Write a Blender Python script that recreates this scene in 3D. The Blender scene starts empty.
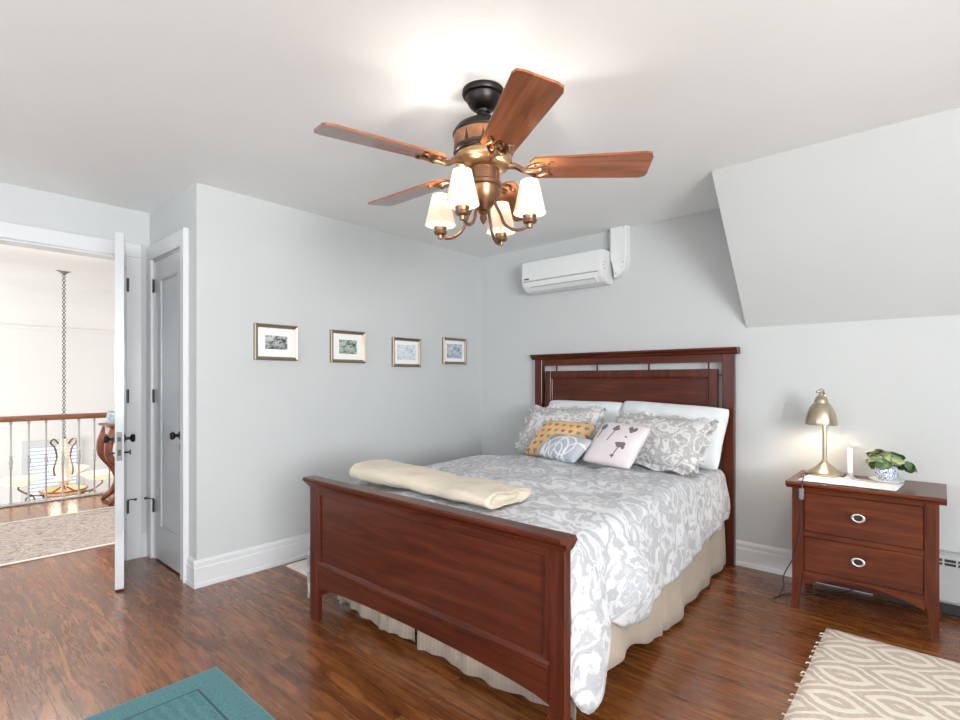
import bpy, bmesh, math, random
from mathutils import Vector, Matrix, noise, Euler
random.seed(7)
SC = bpy.context.scene
COL = SC.collection
PI = math.pi
R = math.radians

# ------------------------------------------------------------------ camera, world, light, exposure
HC = 1.25
cam_d = bpy.data.cameras.new('camera')
cam_d.sensor_width = 36.0
cam_d.lens = 36.0 * 519.0 / 960.0
cam_d.shift_y = 20.0 / 960.0
cam_d.clip_start = 0.05
cam = bpy.data.objects.new('camera', cam_d)
cam.location = (0, 0, HC)
cam.rotation_euler = (R(90), 0, math.atan2(462.0, 519.0))
COL.objects.link(cam)
SC.camera = cam

world = bpy.data.worlds.new('sky')
SC.world = world
world.use_nodes = True
world.node_tree.nodes['Background'].inputs[0].default_value = (0.80, 0.90, 1.0, 1)
world.node_tree.nodes['Background'].inputs[1].default_value = 1.5

SC.view_settings.view_transform = 'Standard'
SC.view_settings.look = 'None'
SC.view_settings.gamma = 1.0
SC.view_settings.use_curve_mapping = False
SC.view_settings.exposure = 0.25


def area(name, loc, rot, sx, sy, power, color):
    l = bpy.data.lights.new(name, 'AREA')
    l.shape = 'RECTANGLE'
    l.size = sx
    l.size_y = sy
    l.energy = power
    l.color = color
    o = bpy.data.objects.new(name, l)
    o.location = loc
    o.rotation_euler = rot
    COL.objects.link(o)
    return o


# daylight just outside the window openings (right wall, wall behind the camera, stair hall)
area('window_light_right', (3.16, -0.55, 1.45), (0, R(132), 0), 1.5, 2.6, 335, (0.97, 0.985, 1.0))
area('window_light_rear', (-1.2, -2.46, 1.45), (R(124), 0, 0), 3.6, 1.5, 44, (0.97, 0.985, 1.0))
area('window_light_stairs', (-8.5, -2.25, 0.6), (R(90), 0, 0), 2.4, 3.0, 95, (0.99, 0.99, 1.0))


def point(name, loc, power, color, radius=0.03, parent=None):
    l = bpy.data.lights.new(name, 'POINT')
    l.energy = power
    l.color = color
    l.shadow_soft_size = radius
    o = bpy.data.objects.new(name, l)
    o.location = loc
    if parent:
        o.parent = parent
    COL.objects.link(o)
    return o


# ------------------------------------------------------------------ node helpers
class V:
    """scalar socket with arithmetic"""
    def __init__(s, nt, sock):
        s.nt, s.s = nt, sock

    def _m(s, op, b=None, c=None):
        n = s.nt.nodes.new('ShaderNodeMath')
        n.operation = op
        for i, q in enumerate((s, b, c)):
            if q is None:
                continue
            if isinstance(q, V):
                s.nt.links.new(q.s, n.inputs[i])
            else:
                n.inputs[i].default_value = float(q)
        return V(s.nt, n.outputs[0])

    def __add__(s, b): return s._m('ADD', b)
    def __sub__(s, b): return s._m('SUBTRACT', b)
    def __mul__(s, b): return s._m('MULTIPLY', b)
    def __truediv__(s, b): return s._m('DIVIDE', b)
    def abs(s): return s._m('ABSOLUTE')
    def sqrt(s): return s._m('SQRT')
    def fract(s): return s._m('FRACT')
    def floor(s): return s._m('FLOOR')
    def sin(s): return s._m('SINE')
    def cos(s): return s._m('COSINE')
    def lt(s, b): return s._m('LESS_THAN', b)
    def gt(s, b): return s._m('GREATER_THAN', b)
    def mx(s, b): return s._m('MAXIMUM', b)
    def mn(s, b): return s._m('MINIMUM', b)
    def atan2(s, b): return s._m('ARCTAN2', b)


class Mat:
    def __init__(m, name, rough=0.5, metal=0.0, color=(0.8, 0.8, 0.8)):
        m.m = bpy.data.materials.new(name)
        m.m.use_nodes = True
        m.nt = m.m.node_tree
        m.b = m.nt.nodes['Principled BSDF']
        m.b.inputs['Roughness'].default_value = rough
        m.b.inputs['Metallic'].default_value = metal
        m.b.inputs['Base Color'].default_value = (*color, 1)

    def new(m, t):
        return m.nt.nodes.new(t)

    def obj(m):
        return m.new('ShaderNodeTexCoord').outputs['Object']

    def xyz(m, sock=None):
        n = m.new('ShaderNodeSeparateXYZ')
        m.nt.links.new(sock or m.obj(), n.inputs[0])
        return [V(m.nt, n.outputs[i]) for i in range(3)]

    def scaled(m, sc, rot=(0, 0, 0), sock=None):
        n = m.new('ShaderNodeMapping')
        n.inputs['Scale'].default_value = sc
        n.inputs['Rotation'].default_value = rot
        m.nt.links.new(sock or m.obj(), n.inputs[0])
        return n.outputs[0]

    def noise(m, vec, scale, detail=4, rough=0.5, dist=0.0):
        n = m.new('ShaderNodeTexNoise')
        n.inputs['Scale'].default_value = scale
        n.inputs['Detail'].default_value = detail
        n.inputs['Roughness'].default_value = rough
        n.inputs['Distortion'].default_value = dist
        m.nt.links.new(vec, n.inputs['Vector'])
        return V(m.nt, n.outputs[0])

    def ramp(m, fac, stops, interp='LINEAR'):
        n = m.new('ShaderNodeValToRGB')
        n.color_ramp.interpolation = interp
        e = n.color_ramp.elements
        while len(e) < len(stops):
            e.new(0.5)
        for k, (p, c) in enumerate(stops):
            e[k].position = p
            e[k].color = (*c, 1)
        m.nt.links.new(fac.s, n.inputs[0])
        return n.outputs[0]

    def mix(m, fac, a, b, mode='MIX'):
        n = m.new('ShaderNodeMix')
        n.data_type = 'RGBA'
        n.blend_type = mode
        if isinstance(fac, V):
            m.nt.links.new(fac.s, n.inputs[0])
        else:
            n.inputs[0].default_value = fac
        for i, q in ((6, a), (7, b)):
            if isinstance(q, tuple):
                n.inputs[i].default_value = (*q, 1)
            else:
                m.nt.links.new(q, n.inputs[i])
        return n.outputs[2]

    def color(m, sock):
        m.nt.links.new(sock, m.b.inputs['Base Color'])
        return m

    def rough(m, v):
        m.nt.links.new(v.s, m.b.inputs['Roughness'])

    def bump(m, h, strength=0.2, dist=0.01):
        n = m.new('ShaderNodeBump')
        n.inputs['Strength'].default_value = strength
        n.inputs['Distance'].default_value = dist
        m.nt.links.new(h.s, n.inputs['Height'])
        m.nt.links.new(n.outputs[0], m.b.inputs['Normal'])
        return m

    def emit(m, color, strength):
        m.b.inputs['Emission Color'].default_value = (*color, 1)
        m.b.inputs['Emission Strength'].default_value = strength
        return m


def paint(name, c, rough=0.6, bump=0.03):
    m = Mat(name, rough)
    n = m.noise(m.obj(), 1.3, 3)
    m.color(m.ramp(n, [(0.3, tuple(q * 0.985 for q in c)), (0.7, tuple(min(1, q * 1.02) for q in c))]))
    if bump:
        m.bump(m.noise(m.obj(), 160, 2), bump, 0.002)
    return m.m


def wood(name, dark, mid, light, axis=0, rough=0.3, scale=1.0):
    m = Mat(name, rough)
    sc = [14.0 * scale] * 3
    sc[axis] = 1.1 * scale
    vec = m.scaled(sc)
    n = m.noise(vec, 1.6, 6, 0.6, 0.9)
    fine = m.noise(m.scaled([q * 4 for q in sc]), 2.0, 3, 0.6)
    col = m.ramp(n, [(0.28, dark), (0.5, mid), (0.75, light)])
    col = m.mix((fine - 0.5).abs() * 0.7, col, tuple(q * 0.55 for q in dark))
    m.color(col)
    m.b.inputs['Coat Weight'].default_value = 0.10
    m.b.inputs['Specular IOR Level'].default_value = 0.28
    m.b.inputs['Coat Roughness'].default_value = 0.15
    m.bump(fine, 0.05, 0.002)
    return m.m


def metal(name, c, rough=0.3):
    m = Mat(name, rough, 1.0)
    n = m.noise(m.scaled((4, 4, 90)), 4, 3)
    m.color(m.ramp(n, [(0.3, tuple(q * 0.85 for q in c)), (0.7, c)]))
    return m.m


def plain(name, c, rough=0.5, var=0.06, scale=20):
    m = Mat(name, rough)
    n = m.noise(m.obj(), scale, 3)
    m.color(m.ramp(n, [(0.3, tuple(q * (1 - var) for q in c)), (0.7, tuple(min(1, q * (1 + var)) for q in c))]))
    return m.m


def cloth(name, c, rough=0.9, weave=500, bump=0.15, stripe=None):
    m = Mat(name, rough)
    n = m.noise(m.obj(), 9, 4)
    col = m.ramp(n, [(0.3, tuple(q * 0.93 for q in c)), (0.7, tuple(min(1, q * 1.03) for q in c))])
    if stripe:
        x, y, z = m.xyz()
        s = ((x + y) * stripe).sin().gt(0.2)
        col = m.mix(s * 0.35, col, tuple(q * 0.72 for q in c))
    m.color(col)
    m.b.inputs['Sheen Weight'].default_value = 0.15
    m.bump(m.noise(m.obj(), weave, 2), bump, 0.002)
    return m.m


# ------------------------------------------------------------------ mesh helpers
def box(bm, x0, x1, y0, y1, z0, z1, bev=0.0, seg=1):
    vs = [bm.verts.new((x, y, z)) for z in (z0, z1) for y in (y0, y1) for x in (x0, x1)]
    idx = [(0, 2, 3, 1), (4, 5, 7, 6), (0, 1, 5, 4), (2, 6, 7, 3), (0, 4, 6, 2), (1, 3, 7, 5)]
    fs = [bm.faces.new([vs[i] for i in f]) for f in idx]
    if bev:
        es = list({e for f in fs for e in f.edges})
        bmesh.ops.bevel(bm, geom=es, offset=bev, segments=seg, profile=0.5, affect='EDGES')


def hexa(bm, lo, hi, z0, z1):
    """tapered box: lo/hi = (x0,x1,y0,y1) at z0 / z1"""
    vs = []
    for (x0, x1, y0, y1), z in ((lo, z0), (hi, z1)):
        vs += [bm.verts.new(p) for p in ((x0, y0, z), (x1, y0, z), (x1, y1, z), (x0, y1, z))]
    for f in ((3, 2, 1, 0), (4, 5, 6, 7), (0, 1, 5, 4), (1, 2, 6, 5), (2, 3, 7, 6), (3, 0, 4, 7)):
        bm.faces.new([vs[i] for i in f])


def prism(bm, poly, axis, a, b):
    """extrude a 2-D outline along an axis; outline coordinates are the two other axes in order"""
    def P(p, t):
        if axis == 'x': return (t, p[0], p[1])
        if axis == 'y': return (p[0], t, p[1])
        return (p[0], p[1], t)
    A = [bm.verts.new(P(p, a)) for p in poly]
    B = [bm.verts.new(P(p, b)) for p in poly]
    n = len(poly)
    fs = [bm.faces.new(A), bm.faces.new(B[::-1])]
    for i in range(n):
        fs.append(bm.faces.new((A[i], B[i], B[(i + 1) % n], A[(i + 1) % n])))
    return fs


def lathe(bm, prof, seg=32, c=(0, 0, 0)):
    rings = []
    for r, z in prof:
        if r < 1e-6:
            rings.append([bm.verts.new((c[0], c[1], c[2] + z))])
        else:
            rings.append([bm.verts.new((c[0] + r * math.cos(2 * PI * k / seg), c[1] + r * math.sin(2 * PI * k / seg), c[2] + z)) for k in range(seg)])
    for a, b in zip(rings, rings[1:]):
        for k in range(seg):
            k2 = (k + 1) % seg
            if len(a) == 1 and len(b) == 1:
                continue
            if len(a) == 1:
                bm.faces.new((a[0], b[k], b[k2]))
            elif len(b) == 1:
                bm.faces.new((a[k], b[0], a[k2]))
            else:
                bm.faces.new((a[k], b[k], b[k2], a[k2]))


def smooth_pts(pts, n=6):
    pts = [Vector(p) for p in pts]
    out = []
    for i in range(len(pts) - 1):
        p0 = pts[max(i - 1, 0)]; p1 = pts[i]; p2 = pts[i + 1]; p3 = pts[min(i + 2, len(pts) - 1)]
        for k in range(n):
            t = k / n
            out.append(0.5 * ((2 * p1) + (p2 - p0) * t + (2 * p0 - 5 * p1 + 4 * p2 - p3) * t * t + (3 * p1 - p0 - 3 * p2 + p3) * t ** 3))
    out.append(pts[-1])
    return out


def tube(bm, pts, r, seg=8, smooth=0):
    if smooth:
        pts = smooth_pts(pts, smooth)
    pts = [Vector(p) for p in pts]
    n = len(pts)
    rad = r if callable(r) else (lambda t: r)
    up = None
    rings = []
    for i, p in enumerate(pts):
        d = (pts[min(i + 1, n - 1)] - pts[max(i - 1, 0)]).normalized()
        if up is None:
            up = d.orthogonal().normalized()
        up = (up - d * up.dot(d))
        if up.length < 1e-5:
            up = d.orthogonal()
        up.normalize()
        sd = d.cross(up)
        rr = rad(i / max(1, n - 1))
        rings.append([bm.verts.new(p + (up * math.cos(2 * PI * k / seg) + sd * math.sin(2 * PI * k / seg)) * rr) for k in range(seg)])
    for a, b in zip(rings, rings[1:]):
        for k in range(seg):
            k2 = (k + 1) % seg
            bm.faces.new((a[k], a[k2], b[k2], b[k]))
    bm.faces.new(rings[0][::-1])
    bm.faces.new(rings[-1])


def torus(bm, c, Rr, r, normal=(0, 0, 1), seg=24, ring=8, sx=1.0, sy=1.0):
    q = Vector((0, 0, 1)).rotation_difference(Vector(normal).normalized())
    vs = []
    for i in range(seg):
        a = 2 * PI * i / seg
        row = []
        for k in range(ring):
            b = 2 * PI * k / ring
            rr = Rr + r * math.cos(b)
            p = Vector((rr * math.cos(a) * sx, rr * math.sin(a) * sy, r * math.sin(b)))
            row.append(bm.verts.new(q @ p + Vector(c)))
        vs.append(row)
    for i in range(seg):
        for k in range(ring):
            bm.faces.new((vs[i][k], vs[(i + 1) % seg][k], vs[(i + 1) % seg][(k + 1) % ring], vs[i][(k + 1) % ring]))


def sphere(bm, c, rx, ry=None, rz=None, seg=16):
    ry = ry or rx; rz = rz or rx
    m = Matrix.Translation(c) @ Matrix.Diagonal((rx, ry, rz, 1))
    bmesh.ops.create_uvsphere(bm, u_segments=seg, v_segments=max(6, seg // 2), radius=1, matrix=m)


def gridsurf(bm, rows, close=False):
    vr = [[bm.verts.new(p) for p in row] for row in rows]
    for a, b in zip(vr, vr[1:]):
        n = len(a)
        for k in range(n if close else n - 1):
            bm.faces.new((a[k], a[(k + 1) % n], b[(k + 1) % n], b[k]))
    return vr


def obj(name, bm, mat, parent=None, smooth=False, angle=40, origin=None):
    bmesh.ops.recalc_face_normals(bm, faces=bm.faces[:])
    loc = None
    if parent is None:
        if origin is None:
            xs = [v.co.x for v in bm.verts]; ys = [v.co.y for v in bm.verts]; zs = [v.co.z for v in bm.verts]
            origin = ((min(xs) + max(xs)) / 2, (min(ys) + max(ys)) / 2, min(zs))
        loc = Vector(origin)
        bmesh.ops.translate(bm, verts=bm.verts[:], vec=-loc)
    me = bpy.data.meshes.new(name)
    bm.to_mesh(me)
    bm.free()
    me.materials.append(mat)
    if smooth:
        for p in me.polygons:
            p.use_smooth = True
        if angle < 180:
            try:
                me.set_sharp_from_angle(angle=R(angle))
            except Exception:
                pass
    o = bpy.data.objects.new(name, me)
    COL.objects.link(o)
    if parent:
        o.parent = parent
    if loc is not None:
        o.location = loc
    return o


def BM():
    return bmesh.new()


def boxo(name, mat, parent, *b, bev=0.0, **k):
    bm = BM()
    box(bm, *b, bev=bev)
    return obj(name, bm, mat, parent, **k)


def tag(o, label, cat, group=None):
    o['label'] = label
    o['category'] = cat
    if group:
        o['group'] = group
    return o


def thing(name, label, cat, loc=(0, 0, 0), rotz=0, group=None):
    o = bpy.data.objects.new(name, None)
    o.empty_display_size = 0.1
    COL.objects.link(o)
    o.location = loc
    o.rotation_euler = (0, 0, rotz)
    return tag(o, label, cat, group)


def struct(o):
    o['kind'] = 'structure'
    return o


def copy_tree(o, parent=None):
    c = o.copy()
    COL.objects.link(c)
    c.parent = parent
    for ch in list(o.children):
        copy_tree(ch, c)
    return c


def lerp(xs, ys, x):
    if x <= xs[0]: return ys[0]
    for i in range(len(xs) - 1):
        if x <= xs[i + 1]:
            t = (x - xs[i]) / (xs[i + 1] - xs[i])
            t = t * t * (3 - 2 * t)
            return ys[i] + (ys[i + 1] - ys[i]) * t
    return ys[-1]


# ------------------------------------------------------------------ materials
M = {}
M['wall'] = paint('wall_paint', (0.555, 0.572, 0.570), 0.75)
M['ceil'] = paint('ceiling_paint', (0.87, 0.89, 0.89), 0.8)
M['trim'] = paint('trim_paint', (0.68, 0.69, 0.70), 0.25, 0)
M['door'] = paint('door_paint', (0.54, 0.56, 0.57), 0.14, 0)
M['hallwall'] = paint('hall_paint', (0.80, 0.79, 0.77), 0.7)


def floor_mat():
    m = Mat('oak_strip_floor', 0.16)
    br = m.new('ShaderNodeTexBrick')
    br.offset = 0.37
    br.offset_frequency = 3
    br.inputs['Scale'].default_value = 1.0
    br.inputs['Brick Width'].default_value = 1.1
    br.inputs['Row Height'].default_value = 0.057
    br.inputs['Mortar Size'].default_value = 0.0012
    br.inputs['Mortar Smooth'].default_value = 0.3
    br.inputs['Bias'].default_value = 0.0
    br.inputs['Color1'].default_value = (0, 0, 0, 1)
    br.inputs['Color2'].default_value = (1, 1, 1, 1)
    br.inputs['Mortar'].default_value = (0.5, 0.5, 0.5, 1)
    co = m.obj()
    m.nt.links.new(co, br.inputs['Vector'])
    sep = m.new('ShaderNodeSeparateColor')
    m.nt.links.new(br.outputs['Color'], sep.inputs[0])
    tone = V(m.nt, sep.outputs[0])
    mort = V(m.nt, br.outputs['Fac'])
    # shift the grain per board so that boards do not share one figure
    x, y, z = m.xyz(co)
    cmb = m.new('ShaderNodeCombineXYZ')
    m.nt.links.new((x * 1.3 + tone * 7.0).s, cmb.inputs[0])
    m.nt.links.new((y * 12.0 + tone * 3.0).s, cmb.inputs[1])
    m.nt.links.new((tone * 9.0).s, cmb.inputs[2])
    grain = m.noise(cmb.outputs[0], 1.5, 4, 0.5, 1.7)
    fine = m.noise(m.scaled((9, 160, 1), sock=co), 1.6, 3, 0.6)
    col = m.ramp(grain, [(0.25, (0.085, 0.024, 0.0065)), (0.45, (0.190, 0.058, 0.014)), (0.62, (0.285, 0.096, 0.024)), (0.8, (0.385, 0.143, 0.039))])
    col = m.mix((tone - 0.2) * 0.5, col, (0.070, 0.022, 0.008))
    col = m.mix((fine - 0.5).mx(0.0) * 0.7, col, (0.035, 0.014, 0.008))
    col = m.mix(mort, col, (0.016, 0.006, 0.004))
    m.color(col)
    m.b.inputs['Coat Weight'].default_value = 0.35
    m.b.inputs['Coat Roughness'].default_value = 0.16
    m.b.inputs['Coat IOR'].default_value = 1.6
    m.rough(grain * 0.12 + fine * 0.10 + 0.16)
    m.bump(mort * -1.0 + fine * 0.10, 0.18, 0.003)
    return m.m


M['floor'] = floor_mat()
M['cherry_x'] = wood('cherry_wood_across', (0.038, 0.0072, 0.0032), (0.082, 0.0160, 0.0064), (0.132, 0.0295, 0.0110), 0, 0.28)
M['cherry_z'] = wood('cherry_wood_upright', (0.038, 0.0072, 0.0032), (0.082, 0.0160, 0.0064), (0.132, 0.0295, 0.0110), 2, 0.28)
M['cherry_y'] = wood('cherry_wood_lengthwise', (0.038, 0.0072, 0.0032), (0.082, 0.0160, 0.0064), (0.132, 0.0295, 0.0110), 1, 0.28)
M['stand_x'] = wood('nightstand_wood_across', (0.052, 0.0100, 0.0030), (0.104, 0.0215, 0.0062), (0.165, 0.0385, 0.0115), 0, 0.27)
M['stand_z'] = wood('nightstand_wood_upright', (0.052, 0.0100, 0.0030), (0.104, 0.0215, 0.0062), (0.165, 0.0385, 0.0115), 2, 0.27)
M['blade'] = wood('fan_blade_wood', (0.16, 0.048, 0.018), (0.36, 0.115, 0.042), (0.50, 0.19, 0.075), 0, 0.22, 0.9)
M['blade'].node_tree.nodes['Principled BSDF'].inputs['Coat Weight'].default_value = 0.7
M['blade'].node_tree.nodes['Principled BSDF'].inputs['Coat Roughness'].default_value = 0.12
M['rail'] = wood('handrail_wood', (0.10, 0.035, 0.018), (0.18, 0.065, 0.032), (0.26, 0.10, 0.05), 1, 0.3)
M['console'] = wood('console_wood', (0.09, 0.027, 0.016), (0.19, 0.06, 0.034), (0.26, 0.09, 0.05), 2, 0.35)
M['black'] = metal('dark_bronze', (0.045, 0.04, 0.038), 0.4)
M['iron'] = plain('black_iron', (0.02, 0.02, 0.021), 0.45)
M['bronze'] = metal('antique_bronze', (0.30, 0.17, 0.10), 0.32)
M['gold'] = metal('antique_gold', (0.62, 0.40, 0.22), 0.3)
M['brass'] = metal('brushed_brass', (0.60, 0.51, 0.38), 0.28)
M['pewter'] = plain('pewter', (0.20, 0.195, 0.19), 0.4)
M['silver'] = metal('satin_silver', (0.80, 0.77, 0.72), 0.25)
M['champagne'] = metal('champagne_frame', (0.40, 0.33, 0.24), 0.38)
M['plastic'] = plain('white_plastic', (0.74, 0.745, 0.745), 0.3, 0.01)
M['greyplastic'] = plain('grey_plastic', (0.33, 0.34, 0.35), 0.4)
M['matboard'] = plain('mat_board', (0.86, 0.855, 0.83), 0.8, 0.02)
M['paper'] = plain('white_paper', (0.85, 0.86, 0.86), 0.7, 0.02)
M['whitelinen'] = cloth('white_linen', (0.74, 0.775, 0.79))
M['cream'] = cloth('cream_blanket', (0.60, 0.53, 0.42), bump=0.3, weave=220)
M['skirt'] = cloth('bed_skirt_cotton', (0.39, 0.325, 0.255), stripe=260)
M['mattress'] = cloth('mattress_ticking', (0.75, 0.74, 0.72))
M['leaf'] = None
M['soil'] = plain('soil', (0.05, 0.035, 0.025), 0.95, 0.3, 80)
M['wax'] = plain('white_wax', (0.88, 0.88, 0.86), 0.35, 0.01)
M['baluster'] = plain('grey_painted_iron', (0.42, 0.42, 0.41), 0.4)
M['cord'] = plain('dark_cord', (0.03, 0.022, 0.02), 0.5)
M['gapshade'] = plain('gap_shade', (0.03, 0.03, 0.03), 0.8)  # near-black colour standing in for shade in the heater's gap and slots


def floral(name, white, grey, scale=1.0, dark=None):
    """damask of large curling leaves: a warped ring pattern with veins"""
    m = Mat(name, 0.92)
    co = m.obj()
    warp = m.new('ShaderNodeTexNoise')
    warp.inputs['Scale'].default_value = 3.4 * scale
    warp.inputs['Detail'].default_value = 2
    m.nt.links.new(co, warp.inputs['Vector'])
    vm = m.new('ShaderNodeVectorMath')
    vm.operation = 'MULTIPLY_ADD'
    vm.inputs[1].default_value = (0.42 / scale,) * 3
    m.nt.links.new(warp.outputs['Color'], vm.inputs[0])
    m.nt.links.new(co, vm.inputs[2])
    wv = m.new('ShaderNodeTexVoronoi')
    wv.feature = 'F1'
    wv.inputs['Scale'].default_value = 4.6 * scale
    m.nt.links.new(vm.outputs[0], wv.inputs['Vector'])
    d = V(m.nt, wv.outputs['Distance'])
    rays = m.noise(vm.outputs[0], 17 * scale, 5, 0.65, 0.8)
    petals = (d * 17.0 + rays * 9.5).sin()
    patch = m.noise(vm.outputs[0], 4.2 * scale, 3, 0.5, 1.2)
    fac = (petals * 0.5 + 0.5) * (0.42 + 0) + patch * 0.62
    col = m.ramp(fac, [(0.40, white), (0.50, tuple((a * 0.62 + b * 0.38) for a, b in zip(white, grey))), (0.58, grey), (0.74, grey), (0.80, tuple((a * 0.5 + b * 0.5) for a, b in zip(white, grey)))])
    m.color(col)
    m.b.inputs['Sheen Weight'].default_value = 0.1
    m.bump(m.noise(co, 26, 4) + m.noise(co, 420, 2) * 0.1, 0.28, 0.012)
    return m.m


M['floral'] = floral('grey_floral_cotton', (0.60, 0.61, 0.63), (0.40, 0.408, 0.43), 1.6)
M['sham'] = floral('grey_floral_sham', (0.67, 0.66, 0.65), (0.41, 0.40, 0.395), 2.2)

# ------------------------------------------------------------------ room shell
XA, YB, YC, XD = -3.355, 3.79, 1.20, -4.23     # picture wall, headboard wall, closet wall, entry wall
XR, YF, ZC = 3.00, -2.30, 2.44                  # right wall, wall behind the camera, ceiling
CX, SY0, SZ1 = -0.98, 3.08, 1.60                # slope: cheek x, start on ceiling, foot on the headboard wall


def sbox(name, mat, *b):
    return struct(boxo(name, mat, None, *b, origin=(0, 0, 0)))


bm = BM()
box(bm, -7.0, XR + 0.15, YF - 0.15, YB + 0.15, -0.12, 0.0)
struct(obj('floor', bm, M['floor'], origin=(0, 0, 0)))
sbox('ceiling', M['ceil'], XD - 0.13, XR + 0.15, YF - 0.15, YB + 0.15, ZC, ZC + 0.12)
sbox('wall_back', M['wall'], XA - 0.13, XR + 0.15, YB, YB + 0.13, 0, ZC)
sbox('wall_left', M['wall'], XA - 0.13, XA, YC, YB, 0, ZC)
# closet wall with door opening
CD0, CD1, CDH = -4.13, -3.565, 2.09
bm = BM()
box(bm, XD, CD0, YC, YC + 0.13, 0, ZC)
box(bm, CD1, XA - 0.13, YC, YC + 0.13, 0, ZC)
box(bm, CD0, CD1, YC, YC + 0.13, CDH, ZC)
struct(obj('wall_closet', bm, M['wall'], origin=(0, 0, 0)))
# entry wall with the open doorway
ED0, ED1, EDH = 0.385, 1.05, 2.105
bm = BM()
box(bm, XD - 0.13, XD, YF, ED0, 0, ZC)
box(bm, XD - 0.13, XD, ED1, YB, 0, ZC)
box(bm, XD - 0.13, XD, ED0, ED1, EDH, ZC)
struct(obj('wall_entry', bm, M['wall'], origin=(0, 0, 0)))
# closet interior (dark space behind the closed door)
# right wall with a wide window opening
bm = BM()
WY0, WY1, WZ0, WZ1 = -1.85, 0.75, 0.65, 2.2
box(bm, XR, XR + 0.15, YF, WY0, 0, ZC)
box(bm, XR, XR + 0.15, WY1, YB, 0, ZC)
box(bm, XR, XR + 0.15, WY0, WY1, 0, WZ0)
box(bm, XR, XR + 0.15, WY0, WY1, WZ1, ZC)
struct(obj('wall_right', bm, M['wall'], origin=(0, 0, 0)))
bm = BM()
VX0, VX1 = -3.05, 0.65
box(bm, XD - 0.13, VX0, YF - 0.15, YF, 0, ZC)
box(bm, VX1, XR + 0.15, YF - 0.15, YF, 0, ZC)
box(bm, VX0, VX1, YF - 0.15, YF, 0, WZ0)
box(bm, VX0, VX1, YF - 0.15, YF, WZ1, ZC)
struct(obj('wall_front', bm, M['wall'], origin=(0, 0, 0)))


def window_frame(name, axis, at, a0, a1, z0, z1, n):
    bm = BM()
    def b(u0, u1, w0, w1, t=0.03):
        if axis == 'x': box(bm, at - t, at + t, u0, u1, w0, w1)
        else: box(bm, u0, u1, at - t, at + t, w0, w1)
    b(a0, a0 + 0.05, z0, z1); b(a1 - 0.05, a1, z0, z1)
    b(a0, a1, z0, z0 + 0.05); b(a0, a1, z1 - 0.05, z1)
    for k in range(1, n):
        u = a0 + (a1 - a0) * k / n
        b(u - 0.03, u + 0.03, z0, z1)
    b(a0, a1, (z0 + z1) / 2 - 0.02, (z0 + z1) / 2 + 0.02, 0.025)
    return struct(obj(name, bm, M['trim'], origin=(0, 0, 0)))


window_frame('window_1', 'x', XR + 0.07, WY0, WY1, WZ0, WZ1, 2)
window_frame('window_2', 'y', YF - 0.07, VX0, VX1, WZ0, WZ1, 3)

# sloped ceiling under the roof, ending in a cheek above the bed
bm = BM()
prism(bm, [(SY0, ZC), (YB, SZ1), (YB, ZC)], 'x', CX, XR)
struct(obj('ceiling_slope', bm, M['wall'], origin=(0, 0, 0)))

# baseboards with a stepped profile
BH = 0.165
prof = [(0, 0), (0.020, 0), (0.020, 0.022), (0.016, 0.03), (0.016, 0.115), (0.012, 0.122), (0.012, 0.148), (0.005, BH), (0, BH)]


def baseboard(name, axis, at, sgn, a, b):
    bm = BM()
    prism(bm, [(at + sgn * p, z) for p, z in prof], axis, a, b)
    return struct(obj(name, bm, M['trim'], origin=(0, 0, 0)))


baseboard('baseboard_left', 'y', XA, 1, YC - 0.020, YB)
baseboard('baseboard_back', 'x', YB, -1, XA, -0.30)
baseboard('baseboard_closet', 'x', YC, -1, -3.475, XA)
baseboard('baseboard_entry', 'y', XD, 1, ED1 + 0.097, YC)
baseboard('baseboard_entry_left', 'y', XD, 1, YF, ED0 - 0.097)

# door casings
bm = BM()
t = 0.022
cx0, cx1 = CD0 - 0.085, CD1 + 0.085
for (a, b, z0, z1) in ((cx0, CD0, 0, CDH), (CD1, cx1, 0, CDH), (cx0, cx1, CDH, CDH + 0.10)):
    box(bm, a, b, YC - t, YC, z0, z1, 0.004)
box(bm, cx1 - 0.012, cx1 + 0.004, YC - t - 0.010, YC, 0, CDH + 0.10, 0.003)
# jamb lining
box(bm, CD0, CD0 + 0.012, YC, YC + 0.13, 0, CDH); box(bm, CD1 - 0.012, CD1, YC, YC + 0.13, 0, CDH)
box(bm, CD0, CD1, YC, YC + 0.13, CDH - 0.012, CDH)
struct(obj('trim_1', bm, M['trim'], origin=(0, 0, 0)))
bm = BM()
for (a, b, z0, z1) in ((ED0 - 0.097, ED0, 0, EDH), (ED1, ED1 + 0.097, 0, EDH), (ED0 - 0.097, ED1 + 0.097, EDH, EDH + 0.098)):
    box(bm, XD, XD + t, a, b, z0, z1, 0.004)
    box(bm, XD - 0.13 - t, XD - 0.13, a, b, z0, z1, 0.004)
box(bm, XD - 0.13, XD, ED0, ED0 + 0.012, 0, EDH); box(bm, XD - 0.13, XD, ED1 - 0.012, ED1, 0, EDH)
box(bm, XD - 0.13, XD, ED0, ED1, EDH - 0.012, EDH)
struct(obj('trim_2', bm, M['trim'], origin=(0, 0, 0)))


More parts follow.
